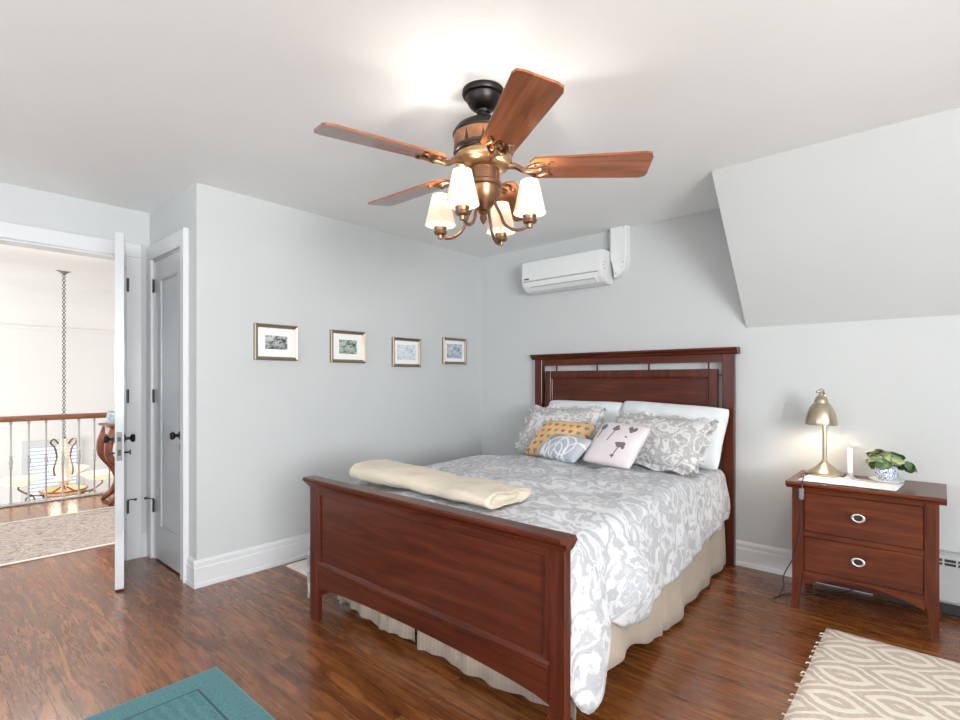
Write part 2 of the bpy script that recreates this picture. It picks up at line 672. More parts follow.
def panel_door(name, w, h, th):
    """door leaf along +x from the hinge, one tall recessed panel, centred on y"""
    root = bpy.data.objects.new(name, None)
    COL.objects.link(root)
    struct(root)
    st, tr, br_ = 0.105, 0.13, 0.22
    bm = BM()
    box(bm, 0, st, -th / 2, th / 2, 0, h)
    box(bm, w - st, w, -th / 2, th / 2, 0, h)
    box(bm, st, w - st, -th / 2, th / 2, 0, br_)
    box(bm, st, w - st, -th / 2, th / 2, h - tr, h)
    obj('door_frame', bm, M['door'], root)
    bm = BM()
    box(bm, st, w - st, -th / 2 + 0.012, th / 2 - 0.012, br_, h - tr)
    for s in (-1, 1):
        y = s * (th / 2 - 0.006)
        for a in ((st, st + 0.012, br_, h - tr), (w - st - 0.012, w - st, br_, h - tr), (st, w - st, br_, br_ + 0.012), (st, w - st, h - tr - 0.012, h - tr)):
            box(bm, a[0], a[1], y - 0.006, y + 0.006, a[2], a[3], 0.003)
    obj('door_panel', bm, M['door'], root)
    return root


def hinge(root, x, y, z, stop=0):
    bm = BM()
    lathe(bm, [(0, -0.048), (0.0045, -0.046), (0.007, -0.042), (0.007, 0.042), (0.0045, 0.046), (0, 0.052)], 12, (x, y, z))
    box(bm, x - 0.004, x + 0.014, y - 0.004, y + 0.004, z - 0.042, z + 0.042)
    o = obj('hinge', bm, M['iron'], root, True)
    if stop:
        bm = BM()
        tube(bm, [(x, y, z + 0.045), (x + stop * 0.02, y - 0.02, z + 0.05), (x + stop * 0.04, y - 0.035, z + 0.05)], 0.004)
        sphere(bm, (x + stop * 0.043, y - 0.037, z + 0.05), 0.009, seg=10)
        obj('hinge_stop', bm, M['iron'], o, True)


def knob(root, x, y, z, s, name='door_knob', long=0.05):
    bm = BM()
    q = Matrix.Translation((x, y, z)) @ Matrix.Rotation(R(90) * s, 4, 'X')
    lathe(bm, [(0, 0), (0.026, 0), (0.026, 0.004), (0.010, 0.008), (0.009, long * 0.55), (0.022, long * 0.7), (0.026, long * 0.9), (0.020, long * 1.1), (0, long * 1.15)], 20)
    bmesh.ops.transform(bm, matrix=q, verts=bm.verts[:])
    return obj(name, bm, M['black'], root, True)


# closed closet door, hinged on its left side
dw, dh = CD1 - CD0 - 0.028, CDH - 0.026
d2 = panel_door('door_2', dw, dh, 0.04)
d2.location = (CD0 + 0.014, YC + 0.022, 0.012)
for z, s in ((1.895, 0), (1.125, 0), (0.36, -1)):
    hinge(d2, -0.006, -0.028, z, s)
knob(d2, dw - 0.055, -0.02, 0.885, 1)
bm = BM(); box(bm, dw - 0.059, dw - 0.051, -0.0225, -0.019, 0.79, 0.83)
obj('keyhole', bm, M['iron'], d2)

# open entry door, seen edge-on
hx, hy, ex, ey = XD + 0.022, 1.033, -3.635, 0.875
lw = math.hypot(ex - hx, ey - hy)
d1 = panel_door('door_1', lw, 2.112, 0.044)
d1.location = (hx, hy, 0.012)
d1.rotation_euler = (0, 0, math.atan2(ey - hy, ex - hx))
for z, s in ((1.895, 0), (1.125, 0), (0.36, 1)):
    bm = BM()
    lathe(bm, [(0, -0.048), (0.0045, -0.046), (0.007, -0.042), (0.007, 0.042), (0.0045, 0.046), (0, 0.052)], 12, (-0.008, 0.029, z))
    box(bm, -0.012, 0.004, 0.022, 0.027, z - 0.042, z + 0.042)
    o = obj('hinge', bm, M['iron'], d1, True)
    if s:
        bm = BM()
        tube(bm, [(-0.008, 0.029, z + 0.045), (0.0, 0.05, z + 0.05), (0.01, 0.07, z + 0.05)], 0.004)
        sphere(bm, (0.012, 0.073, z + 0.05), 0.009, seg=10)
        obj('hinge_stop', bm, M['iron'], o, True)
knob(d1, lw - 0.065, 0.022, 0.885, -1)
knob(d1, lw - 0.065, -0.022, 0.885, 1)
bm = BM()
for s in (-1, 1):
    tube(bm, [(lw - 0.065, s * 0.022, 0.80), (lw - 0.065, s * 0.05, 0.80)], 0.006)
    box(bm, lw - 0.073, lw - 0.057, s * 0.052 - 0.004, s * 0.052 + 0.004, 0.785, 0.815, 0.002)
obj('thumb_turn', bm, M['black'], d1, True)
bm = BM()
box(bm, lw - 0.001, lw + 0.0025, -0.014, 0.014, 0.76, 0.93)
o = obj('lock_plate', bm, M['pewter'], d1)
bm = BM()
box(bm, lw + 0.0025, lw + 0.010, -0.008, 0.008, 0.875, 0.90)
box(bm, lw + 0.002, lw + 0.0035, -0.008, 0.008, 0.79, 0.825)
obj('latch', bm, M['iron'], o)

# ------------------------------------------------------------------ stair hall beyond the door
sbox('ceiling_hall', M['hallwall'], -7.15, XD - 0.13, YF, YB + 0.15, ZC, ZC + 0.20)
sbox('ceiling_stairs', M['hallwall'], -10.1, -7.15, YF, YB + 0.15, 2.54, 2.66)
bm = BM()
cove = [(-10.0, 2.0), (-9.945, 2.0), (-9.94, 2.03), (-9.97, 2.06), (-9.965, 2.16), (-9.88, 2.30), (-9.74, 2.42), (-9.55, 2.50), (-9.3, 2.54), (-9.3, 2.66), (-10.1, 2.66), (-10.1, 2.0)]
A = [(x, z) for x, z in cove]
prism(bm, A, 'y', YF, YB)
struct(obj('trim_3', bm, M['hallwall'], origin=(0, 0, 0), smooth=True, angle=30))
sbox('wall_stairs', M['hallwall'], -10.13, -10.0, YF, YB, -2.8, 2.66)
sbox('wall_hall_right', M['hallwall'], -10.1, XD - 0.13, YB, YB + 0.15, -2.8, 2.66)
bm = BM()
box(bm, -7.0, XD - 0.13, YF - 0.15, YF, -2.8, 2.66)
box(bm, -10.1, -7.0, YF - 0.15, YF, 2.2, 2.66)
box(bm, -10.1, -7.0, YF - 0.15, YF, -2.8, -0.95)
struct(obj('wall_hall_left', bm, M['hallwall'], origin=(0, 0, 0)))
sbox('floor_stairs', M['hallwall'], -10.1, -6.9, YF, YB, -2.9, -2.8)
sbox('wall_landing', M['hallwall'], -7.0, -6.95, YF, YB, -2.8, -0.12)

# window with blinds low on the stair wall
wroot = bpy.data.objects.new('window_3', None); COL.objects.link(wroot); struct(wroot)
wroot.location = (-10.0, 1.56, -1.1)
bm = BM()
for (a, b, z0, z1) in ((-0.36, -0.28, 0, 1.45), (0.28, 0.36, 0, 1.45), (-0.28, 0.28, 1.37, 1.45), (-0.28, 0.28, 0, 0.08)):
    box(bm, 0.001, 0.03, a, b, z0, z1)
obj('window_frame', bm, M['trim'], wroot)
sk = Mat('sky_pane', 0.2, 0, (0.8, 0.9, 1.0)); sk.emit((0.85, 0.93, 1.0), 0.8)
boxo('window_pane', sk.m, wroot, 0.002, 0.006, -0.28, 0.28, 0.08, 1.37)
bm = BM()
for k in range(24):
    z = 0.10 + k * 0.054
    hexa(bm, (0.014, 0.05, -0.275, 0.275), (0.006, 0.042, -0.275, 0.275), z, z + 0.022)
bl = Mat('blind_slats', 0.5, 0, (0.55, 0.60, 0.66))
obj('blind', bm, bl.m, wroot)

# railing
rl = thing('stair_railing', 'stair railing with brown wooden handrail and grey iron balusters in the hall', 'railing', (-6.9, 0.9, 0))
bm = BM()
prism(bm, [(-0.032, 0.835), (0.032, 0.835), (0.036, 0.855), (0.026, 0.885), (0, 0.892), (-0.026, 0.885), (-0.036, 0.855)], 'y', -3.1, 2.85)
obj('handrail', bm, M['rail'], rl, True)
bm = BM(); box(bm, -0.05, 0.05, -3.1, 2.85, 0.001, 0.018, 0.004)
obj('shoe_rail', bm, M['baluster'], rl)
bm = BM()
lathe(bm, [(0, 0.018), (0.016, 0.018), (0.016, 0.03), (0.009, 0.036), (0.0085, 0.36), (0.016, 0.375), (0.010, 0.39), (0.017, 0.42), (0.017, 0.44), (0.010, 0.47), (0.016, 0.485), (0.0085, 0.50), (0.0085, 0.80), (0.014, 0.82), (0.0085, 0.84), (0, 0.84)], 10)
bal = obj('baluster', bm, M['baluster'], rl, True)
bal.location = (0, -0.15, 0)
for k in range(-21, 22):
    y = -0.15 + k * 0.136
    if k == 0 or not (-3.05 < y < 2.8):
        continue
    c = bal.copy(); COL.objects.link(c); c.parent = rl; c.location = (0, y, 0)

# hall runner
def hall_rug_mat():
    m = Mat('faded_persian_runner', 0.95)
    co = m.obj()
    x, y, z = m.xyz(co)
    n1 = m.noise(m.scaled((6, 3.5, 1), sock=co), 2.2, 6, 0.7, 2.2)
    n2 = m.noise(m.scaled((14, 9, 1), sock=co), 3.0, 5, 0.7, 1.4)
    n3 = m.noise(co, 2.5, 3)
    col = m.ramp(n1, [(0.36, (0.12, 0.105, 0.115)), (0.45, (0.33, 0.26, 0.24)), (0.52, (0.52, 0.47, 0.42)), (0.60, (0.17, 0.15, 0.16)), (0.70, (0.42, 0.34, 0.30))])
    col = m.mix((n2 - 0.5).mx(0) * 2.4, col, (0.20, 0.15, 0.15))
    ed = x.abs()
    col = m.mix(ed.gt(0.662), col, (0.80, 0.77, 0.72))
    col = m.mix(ed.gt(0.52) * ed.lt(0.535), col, (0.42, 0.38, 0.38))
    m.color(col)
    m.bump(m.noise(co, 300, 2), 0.3, 0.004)
    return m.m


bm = BM(); box(bm, -6.07, -4.70, -1.9, 3.2, 0.001, 0.011, 0.003)
tag(obj('hall_runner_rug', bm, hall_rug_mat(), None, origin=(-5.385, 0.65, 0.0)), 'long faded beige and grey patterned runner rug on the hall floor', 'rug')

# console table with curved legs by the railing
ct = thing('console_table', 'dark wood console table with curved cabriole legs by the hall railing', 'table', (-6.40, 1.90, 0))
bm = BM(); box(bm, -0.20, 0.20, -0.50, 0.50, 0.775, 0.80, 0.006)
obj('table_top', bm, M['console'], ct)
bm = BM(); box(bm, -0.17, 0.17, -0.46, 0.46, 0.69, 0.775)
obj('apron', bm, plain('pale_apron', (0.62, 0.58, 0.54), 0.5), ct)
for sx in (-1, 1):
    for sy in (-1, 1):
        bm = BM()
        x, y = sx * 0.15, sy * 0.43
        tube(bm, [(x, y, 0.775), (x, y + sy * 0.02, 0.70), (x, y + sy * 0.055, 0.60), (x, y + sy * 0.05, 0.48), (x, y - sy * 0.04, 0.34), (x, y - sy * 0.085, 0.22), (x, y - sy * 0.05, 0.10), (x, y + sy * 0.03, 0.025), (x, y + sy * 0.05, 0.022)],
             lambda t: 0.045 - 0.022 * abs(t - 0.12) ** 0.6 if t < 0.9 else 0.022, 10, 5)
        obj('leg', bm, M['console'], ct, True)
bm = BM(); box(bm, -0.15, 0.15, -0.36, 0.36, 0.20, 0.225)
obj('shelf', bm, M['console'], ct)
bm = BM()
lathe(bm, [(0, 0), (0.055, 0), (0.062, 0.02), (0.062, 0.09), (0.045, 0.115), (0.05, 0.13), (0.042, 0.13), (0.036, 0.11), (0, 0.1)], 24, (-6.40, 1.49, 0.801))
tag(obj('ceramic_jar', bm, plain('blue_grey_glaze', (0.28, 0.36, 0.40), 0.25, 0.35, 30), None, True), 'small blue grey jar standing on the hall console table', 'jar')

# chandelier over the stairs
chx, chy = -7.62, 1.29
ch = thing('chandelier', 'bronze scroll chandelier with cream glass bowls hanging over the stairs', 'chandelier', (chx, chy, -0.15))
zc = 2.54 + 0.15
bm = BM(); lathe(bm, [(0, zc), (0.085, zc), (0.08, zc - 0.02), (0.03, zc - 0.05), (0.01, zc - 0.07), (0, zc - 0.07)], 24)
obj('canopy', bm, M['pewter'], ch, True)
bm = BM()
z = zc - 0.06
k = 0
while z > 0.72:
    torus(bm, (0, 0, z), 0.0145, 0.004, (1, 0, 0) if k % 2 else (0, 1, 0), 10, 5, 0.75 if k % 2 == 0 else 1, 1)
    z -= 0.025; k += 1
obj('chain', bm, M['iron'], ch, True)
bm = BM()
lathe(bm, [(0, 0.72), (0.02, 0.72), (0.05, 0.68), (0.065, 0.64), (0.05, 0.60), (0.04, 0.55), (0.045, 0.40), (0.06, 0.30), (0.09, 0.24), (0.05, 0.2), (0, 0.2)], 20)
obj('column', bm, plain('pale_alabaster', (0.82, 0.78, 0.72), 0.35), ch, True)
glass = Mat('cream_glass', 0.3, 0, (0.85, 0.74, 0.55)); glass.emit((1.0, 0.80, 0.52), 0.55)
glass2 = Mat('amber_glass', 0.3, 0, (0.75, 0.42, 0.22)); glass2.emit((1.0, 0.55, 0.28), 0.35)
for k in range(3):
    a = R(-75 + k * 120)
    ca, sa = math.cos(a), math.sin(a)
    P = lambda r, z: (r * ca, r * sa, z)
    bm = BM()
    tube(bm, [P(0.05, 0.66), P(0.10, 0.72), P(0.13, 0.68), P(0.09, 0.62), P(0.07, 0.5), P(0.10, 0.38), P(0.09, 0.3)], 0.010, 7, 5)
    tube(bm, [P(0.03, 0.16), P(0.16, 0.10), P(0.30, 0.12), P(0.42, 0.20), P(0.42, 0.24)], 0.010, 7, 5)
    tube(bm, [P(0.14, 0.02), P(0.24, -0.02), P(0.34, 0.02), P(0.36, 0.09), P(0.30, 0.11), P(0.28, 0.06), P(0.32, 0.05)], 0.008, 7, 5)
    arm = obj('scroll_arm', bm, M['bronze'], ch, True)
    bm = BM()
    lathe(bm, [(0, 0), (0.06, 0.005), (0.14, 0.03), (0.20, 0.075), (0.21, 0.08), (0.205, 0.085), (0.135, 0.042), (0.05, 0.015), (0, 0.012)], 28, P(0.42, 0.24))
    obj('glass_bowl', bm, glass.m, arm, True)
bm = BM()
lathe(bm, [(0, -0.02), (0.08, 0.0), (0.17, 0.06), (0.215, 0.14), (0.205, 0.14), (0.16, 0.07), (0.07, 0.01), (0, 0.0)], 28)
obj('bottom_bowl', bm, glass2.m, ch, True)
bm = BM()
torus(bm, (0, 0, 0.13), 0.217, 0.012, seg=32)
for k in range(24):
    a = 2 * PI * k / 24
    torus(bm, (0.19 * math.cos(a), 0.19 * math.sin(a), 0.075), 0.022, 0.005, (math.cos(a), math.sin(a), -0.6), 10, 5)
lathe(bm, [(0, -0.09), (0.015, -0.08), (0.03, -0.05), (0.012, -0.03), (0.05, -0.012), (0, -0.005)], 16)
obj('bowl_band', bm, M['bronze'], ch, True)
point('chandelier_glow', (0, 0, 0.45), 5, (1.0, 0.82, 0.6), 0.12, ch)
point('hall_fill_light', (-5.3, 0.75, 2.36), 115, (1.0, 0.94, 0.86), 0.06)  # added fill lamp, unseen above the door header, brightens hall and doorway floor

# ------------------------------------------------------------------ bed
BX, BY = -1.695, 1.44
def cx(y):                       # the frame stands slightly racked: the head end sits left of the foot end
    return BX - 0.155 * (y - BY) / 2.28

bed = thing('wooden_bed', 'dark cherry wood panel bed with tall headboard and low footboard', 'bed', (BX, BY, 0))
ZF = 0.742
# footboard (thing-local: x from bed centre, y from footboard front)
bm = BM()
box(bm, -0.717, 0.717, 0.012, 0.028, 0.30, ZF - 0.05)
fbo = obj('footboard', bm, M['cherry_x'], bed)
for s in (-1, 1):
    fb = BM()
    box(fb, s * 0.783 - (0.066 if s > 0 else 0), s * 0.783 + (0.066 if s < 0 else 0), 0.0, 0.036, 0.001, ZF - 0.05, 0.004)
    obj('post', fb, M['cherry_z'], fbo)
bm = BM()
n = 24
pts = []
for i in range(n + 1):
    x = -0.717 + 1.434 * i / n
    pts.append((x, 0.165 + 0.04 * (1 - (2 * i / n - 1) ** 2) ** 0.6))
poly = pts + [(0.717, 0.305), (-0.717, 0.305)]
prism(bm, poly, 'y', 0.006, 0.032)
prism(bm, [(0.001, 0.283), (0.006, 0.278), (0.013, 0.278), (0.013, 0.318), (0.007, 0.312), (0.001, 0.300)], 'x', -0.717, 0.717)
obj('bottom_rail', bm, M['cherry_x'], fbo)
for s in (-1, 1):       # narrow stile beads beside the panel
    bm = BM()
    box(bm, s * 0.705 - 0.012, s * 0.705 + 0.012, 0.003, 0.014, 0.31, ZF - 0.06, 0.003)
    obj('panel_bead', bm, M['cherry_z'], fbo)
bm = BM()
box(bm, -0.717, 0.717, 0.004, 0.034, ZF - 0.085, ZF - 0.05, 0.003)
obj('top_rail', bm, M['cherry_x'], fbo)
bm = BM()
cap = [(0.0, -0.052), (-0.004, -0.046), (-0.008, -0.036), (-0.020, -0.026), (-0.030, -0.018), (-0.033, -0.006), (-0.027, 0.0), (0.040, 0.0), (0.046, -0.006), (0.043, -0.018), (0.039, -0.030), (0.036, -0.052)]
prism(bm, [(y, ZF + z) for y, z in cap], 'x', -0.785, 0.785)
obj('cap_rail', bm, M['cherry_x'], fbo)
for s in (-1, 1):     # returned ends of the moulding
    bm = BM()
    x0 = s * 0.785
    hexa(bm, tuple(sorted((x0, x0 + s * 0.006))) + (-0.004, 0.036), tuple(sorted((x0, x0 + s * 0.018))) + (-0.028, 0.042), ZF - 0.045, ZF - 0.016)
    hexa(bm, tuple(sorted((x0, x0 + s * 0.018))) + (-0.032, 0.045), tuple(sorted((x0, x0 + s * 0.014))) + (-0.027, 0.040), ZF - 0.016, ZF)
    obj('cap_end', bm, M['cherry_x'], fbo)
# headboard
hy, hx = 2.275, -0.158
ZH = 1.470
bm = BM()
pw = 0.706
box(bm, hx - pw + 0.055, hx + pw - 0.055, hy + 0.020, hy + 0.04, 0.45, 1.271)
hbo = obj('headboard', bm, M['cherry_x'], bed)
for s in (-1, 1):
    hb = BM()
    c = hx + s * 0.776
    box(hb, c - 0.037, c + 0.037, hy, hy + 0.05, 0.001, ZH - 0.03, 0.004)
    obj('post', hb, M['cherry_z'], hbo)
bm = BM()
box(bm, hx - 0.739, hx + 0.739, hy + 0.006, hy + 0.046, 1.372, ZH - 0.03)
capz = [(0.0, -0.045), (-0.012, -0.038), (-0.018, -0.024), (-0.034, -0.014), (-0.036, -0.004), (-0.030, 0.0), (0.055, 0.0), (0.055, -0.045)]
prism(bm, [(hy + y, ZH + z) for y, z in capz], 'x', hx - 0.84, hx + 0.84)
obj('cap_rail', bm, M['cherry_x'], hbo)
bm = BM()
pw = 0.706
box(bm, hx - pw, hx - pw + 0.055, hy + 0.004, hy + 0.044, 0.45, 1.326, 0.003)
box(bm, hx + pw - 0.055, hx + pw, hy + 0.004, hy + 0.044, 0.45, 1.326, 0.003)
box(bm, hx - pw + 0.055, hx + pw - 0.055, hy + 0.004, hy + 0.044, 1.271, 1.326, 0.003)
for (a, b, z0, z1) in ((hx - pw + 0.055, hx - pw + 0.07, 0.45, 1.271), (hx + pw - 0.07, hx + pw - 0.055, 0.45, 1.271), (hx - pw + 0.055, hx + pw - 0.055, 1.256, 1.271)):
    box(bm, a, b, hy + 0.010, hy + 0.03, z0, z1, 0.004)
obj('panel_frame', bm, M['cherry_z'], hbo)
for x in (-0.60, -0.215, 0.215, 0.645):
    boxo('spindle', M['cherry_z'], hbo, hx + x - 0.005, hx + x + 0.005, hy + 0.02, hy + 0.03, 1.326, 1.372)
for s in (-1, 1):
    for z in (1.285, 0.80):
        boxo('spindle', M['cherry_z'], hbo, min(hx + s * pw, hx + s * 0.739), max(hx + s * pw, hx + s * 0.739), hy + 0.02, hy + 0.03, z - 0.005, z + 0.005)
# side rails
for s in (-1, 1):
    bm = BM()
    y0, y1 = 0.036, hy
    x0 = s * 0.722; x1 = s * 0.722 + hx
    lo = 0.13; hi = 0.29
    vs = [bm.verts.new(p) for p in ((x0 - 0.011, y0, lo), (x0 + 0.011, y0, lo), (x1 + 0.011, y1, lo), (x1 - 0.011, y1, lo), (x0 - 0.011, y0, hi), (x0 + 0.011, y0, hi), (x1 + 0.011, y1, hi), (x1 - 0.011, y1, hi))]
    for f in ((3, 2, 1, 0), (4, 5, 6, 7), (0, 1, 5, 4), (1, 2, 6, 5), (2, 3, 7, 6), (3, 0, 4, 7)):
        bm.faces.new([vs[i] for i in f])
    obj('side_rail', bm, M['cherry_y'], bed)
# steel support leg seen under the footboard at the left
bm = BM()
tube(bm, [(-0.68, 0.24, 0.002), (-0.68, 0.24, 0.2)], 0.012)
tube(bm, [(-0.68, 0.24, 0.06), (-0.60, 0.24, 0.11)], 0.006)
box(bm, -0.70, 0.68, 0.23, 0.25, 0.2, 0.23)
obj('support_leg', bm, M['plastic'], bed)


def slab(name, w, y0, y1, z0, z1, mat, r=0.04):
    bm = BM()
    rows = []
    for i in range(13):
        y = y0 + (y1 - y0) * i / 12
        c = cx(y)
        e = 0.0 if 0 < i < 12 else 0.015
        row = []
        for (px, pz) in ((-w + r, z0), (w - r, z0), (w, z0 + r), (w, z1 - r), (w - r, z1), (-w + r, z1), (-w, z1 - r), (-w, z0 + r)):
            row.append((c + px * (1 - e), y, pz))
        rows.append(row)
    vr = gridsurf(bm, rows, True)
    bm.faces.new(vr[0]); bm.faces.new(vr[-1][::-1])
    return obj(name, bm, mat, None)


tag(slab('box_spring', 0.695, 1.53, 3.69, 0.235, 0.43, M['mattress'], 0.02), 'pale box spring under the mattress inside the wooden bed', 'box spring')
tag(slab('mattress', 0.735, 1.54, 3.69, 0.432, 0.640, M['mattress'], 0.05), 'white mattress on the bed under the grey floral comforter', 'mattress')

# bed skirt
bm = BM()
def skirt_strip(p0, p1, n, z1, zhem, amp, nx, ny, seed, gaps=()):
    rows = []
    for j in range(7):
        t = j / 6
        row = []
        for i in range(n + 1):
            u = i / n
            x = p0[0] + (p1[0] - p0[0]) * u
            y = p0[1] + (p1[1] - p0[1]) * u
            d = amp * t * (noise.noise((u * 7 + seed, seed, t * 0.6)) + 0.16 * math.sin(u * 48 + seed) + 0.3)
            for g in gaps:
                d -= 0.05 * t * math.exp(-((u - g) / 0.012) ** 2)
            zh = zhem(u) + 0.008 * noise.noise((u * 8, seed, 3))
            row.append((x + nx * d, y + ny * d, z1 + (zh - z1) * t))
        rows.append(row)
    gridsurf(bm, rows)


ya, yb = 1.60, 3.69
skirt_strip((cx(ya) + 0.752, ya), (cx(yb) + 0.748, yb), 150, 0.425,
            lambda u: lerp([1.6, 1.8, 2.05, 2.3, 2.5, 3.7], [0.19, 0.17, 0.13, 0.06, 0.022, 0.022], ya + (yb - ya) * u), 0.045, 1, 0, 1.3, (0.42,))
skirt_strip((cx(ya) - 0.748, ya), (cx(yb) - 0.748, yb), 90, 0.425, lambda u: 0.03, 0.03, -1, 0, 5.1)
mid = BX - 0.10
skirt_strip((BX - 0.735, 1.585), (mid - 0.022, 1.585), 60, 0.425, lambda u: 0.07 - 0.04 * u + 0.014 * math.sin(u * 9), 0.03, 0, -1, 2.2)
skirt_strip((mid + 0.022, 1.585), (BX + 0.74, 1.585), 70, 0.425, lambda u: 0.03 + 0.02 * u + 0.012 * math.sin(u * 9), 0.03, 0, -1, 8.4)
o = obj('bed_skirt', bm, M['skirt'], None, True, 180)
sm = o.modifiers.new('thick', 'SOLIDIFY'); sm.thickness = 0.003
tag(o, 'beige pleated bed skirt hanging below the comforter almost to the floor', 'bed skirt')

# comforter
def comforter():
    bm = BM()
    Y0, Y1, NY = 1.497, 3.675, 120
    rows = []
    for j in range(NY + 1):
        y = Y0 + (Y1 - Y0) * j / NY
        c = cx(y)
        w = 0.765
        rad = 0.07
        zt = 0.695 + 0.008 * math.sin(y * 3) - lerp([2.75, 3.15], [0, 0.032], y)
        if y < 1.58:
            zt -= 0.025 * ((1.58 - y) / 0.083) ** 2
        hemR = lerp([1.49, 1.57, 1.66, 1.74, 1.80, 1.90, 2.05, 2.4, 3.68], [0.20, 0.11, 0.15, 0.27, 0.33, 0.285, 0.255, 0.275, 0.33], y)
        offR = lerp([1.52, 1.58, 1.68, 1.78, 1.90, 2.05, 2.3, 3.68], [0.005, 0.035, 0.045, 0.010, 0.035, 0.045, 0.025, 0.015], y)
        hemL = lerp([1.52, 1.62, 1.75, 2.0, 3.68], [0.06, 0.07, 0.14, 0.26, 0.32], y)
        offL = lerp([1.52, 1.58, 1.75, 2.0, 3.68], [0.14, 0.15, 0.10, 0.04, 0.02], y)
        row = []
        nd = 22
        # left drop, from the hem up
        for i in range(nd):
            t = 1 - i / nd
            z = zt - rad - (zt - rad - hemL) * t
            f = offL * math.sin(min(1, t * 1.1) * PI * 0.62) + 0.012 * t * noise.noise((y * 7, z * 4, 9))
            row.append((c - w - f, y, z))
        for i in range(6):
            a = PI - (PI / 2) * i / 6
            row.append((c - w + rad + rad * math.cos(a), y, zt - rad + rad * math.sin(a)))
        nt = 64
        for i in range(nt + 1):
            u = i / nt
            x = -w + rad + (2 * w - 2 * rad) * u
            ed = min(u, 1 - u) * 2
            z = zt + 0.020 * ed ** 0.5
            z += (0.022 * noise.noise((x * 3.2, y * 3.2, 1)) + 0.014 * noise.noise((x * 8, y * 8 + x * 3, 4)) + 0.005 * noise.noise((x * 19, y * 19, 7))) * min(1, ed * 4 + 0.3)
            row.append((c + x, y, z))
        for i in range(1, 7):
            a = PI / 2 - (PI / 2) * i / 6
            row.append((c + w - rad + rad * math.cos(a), y, zt - rad + rad * math.sin(a)))
        for i in range(1, nd + 1):
            t = i / nd
            z = zt - rad - (zt - rad - hemR) * t
            f = offR * math.sin(min(1, t * 1.15) * PI * 0.60)
            k = math.exp(-((y - 1.95) / 0.16) ** 2)
            f += 0.055 * k * math.sin(t * PI) ** 1.2
            k2 = math.exp(-((y - 1.62) / 0.05) ** 2)
            f += 0.030 * k2 * t
            k3 = math.exp(-((y - 1.79) / 0.035) ** 2)
            f -= 0.035 * k3 * min(1, t * 1.6)
            f += (0.020 * noise.noise((y * 6, z * 3.5, 2)) + 0.010 * noise.noise((y * 16, z * 9, 6))) * min(1, t * 2)
            row.append((c + w + f, y, z))
        rows.append(row)
    # foot edge tucked down behind the footboard, head edge folded down
    first = [(p[0], p[1] - 0.008, p[2] - 0.035) if p[2] > 0.62 else p for p in rows[0]]
    rows.insert(0, first)
    gridsurf(bm, rows)
    o = obj('comforter', bm, M['floral'], None, True, 180)
    s = o.modifiers.new('thick', 'SOLIDIFY'); s.thickness = 0.012; s.offset = 0.0
    return o


tag(comforter(), 'grey and white floral comforter spread over the bed and hanging down its sides', 'comforter')


# ------------------------------------------------------------------ pillows
def pillow(name, label, cat, w, h, t, mat, loc, lean, yaw, roll=0.0, group=None, flange=0.0, soft=0.05, seed=0, wr=0.012, pw_=0.36):
    bm = BM()
    N = 28
    def side(sg):
        rows = []
        for j in range(N + 1):
            v = -1 + 2 * j / N
            row = []
            for i in range(N + 1):
                u = -1 + 2 * i / N
                # corner-dense grid
                uu = math.sin(u * PI / 2); vv = math.sin(v * PI / 2)
                cr = 1 - 0.055 * (uu * vv) ** 4
                x = w / 2 * uu * (1 - soft * (1 - vv * vv) * abs(uu)) * cr
                z = h / 2 * vv * (1 - soft * (1 - uu * uu) * abs(vv)) * cr
                e = max(0.0, (1 - uu * uu) * (1 - vv * vv))
                th = t / 2 * e ** pw_
                ins = min(1, e * 3)
                y = sg * th + ins * wr * (noise.noise((x * 6, z * 6, seed)) + 0.6 * noise.noise((x * 15, z * 13, seed + 3)))
                row.append(Vector((x, y, z)))
            rows.append(row)
        return rows
    f = side(-1); b = side(1)
    gridsurf(bm, f); gridsurf(bm, b)
    bmesh.ops.remove_doubles(bm, verts=bm.verts[:], dist=0.0006)
    if flange:
        ring = []
        for i in range(N): ring.append(f[0][i])
        for j in range(N): ring.append(f[j][N])
        for i in range(N, 0, -1): ring.append(f[N][i])
        for j in range(N, 0, -1): ring.append(f[j][0])
        rows = []
        for k in range(4):
            q = k / 3
            rows.append([Vector((p.x * (1 + q * flange / (w / 2)), p.y + q * 0.022 * math.sin(n_ * 1.15 + seed) + q * 0.015 * noise.noise((n_ * 0.2, seed, 1)), p.z * (1 + q * flange / (h / 2)))) for n_, p in enumerate(ring)])
        gridsurf(bm, rows, True)
    o = obj(name, bm, mat, None, True, 180, origin=(0, 0, 0))
    o.location = loc
    o.rotation_mode = 'XYZ'
    m = Matrix.Rotation(yaw, 3, 'Z') @ Matrix.Rotation(-lean, 3, 'X') @ Matrix.Rotation(roll, 3, 'Y')
    o.rotation_euler = m.to_euler('XYZ')
    return tag(o, label, cat, group)


pillow('sleeping_pillow', 'white pillow behind the left floral sham, against the headboard', 'pillow', 0.69, 0.42, 0.17, M['whitelinen'], (-2.13, 3.585, 0.892), R(22), 0, group='white pillows against the headboard', seed=1)
pillow('sleeping_pillow', 'larger white pillow behind the right floral sham, reaching the bed edge', 'pillow', 0.78, 0.44, 0.19, M['whitelinen'], (-1.425, 3.55, 0.886), R(26), 0, R(3), group='white pillows against the headboard', seed=5)
pillow('floral_sham', 'grey floral sham with ruffled edge, partly behind the yellow cushion', 'pillow', 0.62, 0.36, 0.17, M['sham'], (-2.19, 3.37, 0.874), R(36), R(2), group='grey floral shams', flange=0.035, seed=2)
pillow('floral_sham', 'grey floral sham with ruffled edge, right of the cushion with black trees', 'pillow', 0.66, 0.37, 0.17, M['sham'], (-1.40, 3.28, 0.857), R(42), R(-3), R(3), group='grey floral shams', flange=0.035, seed=8)


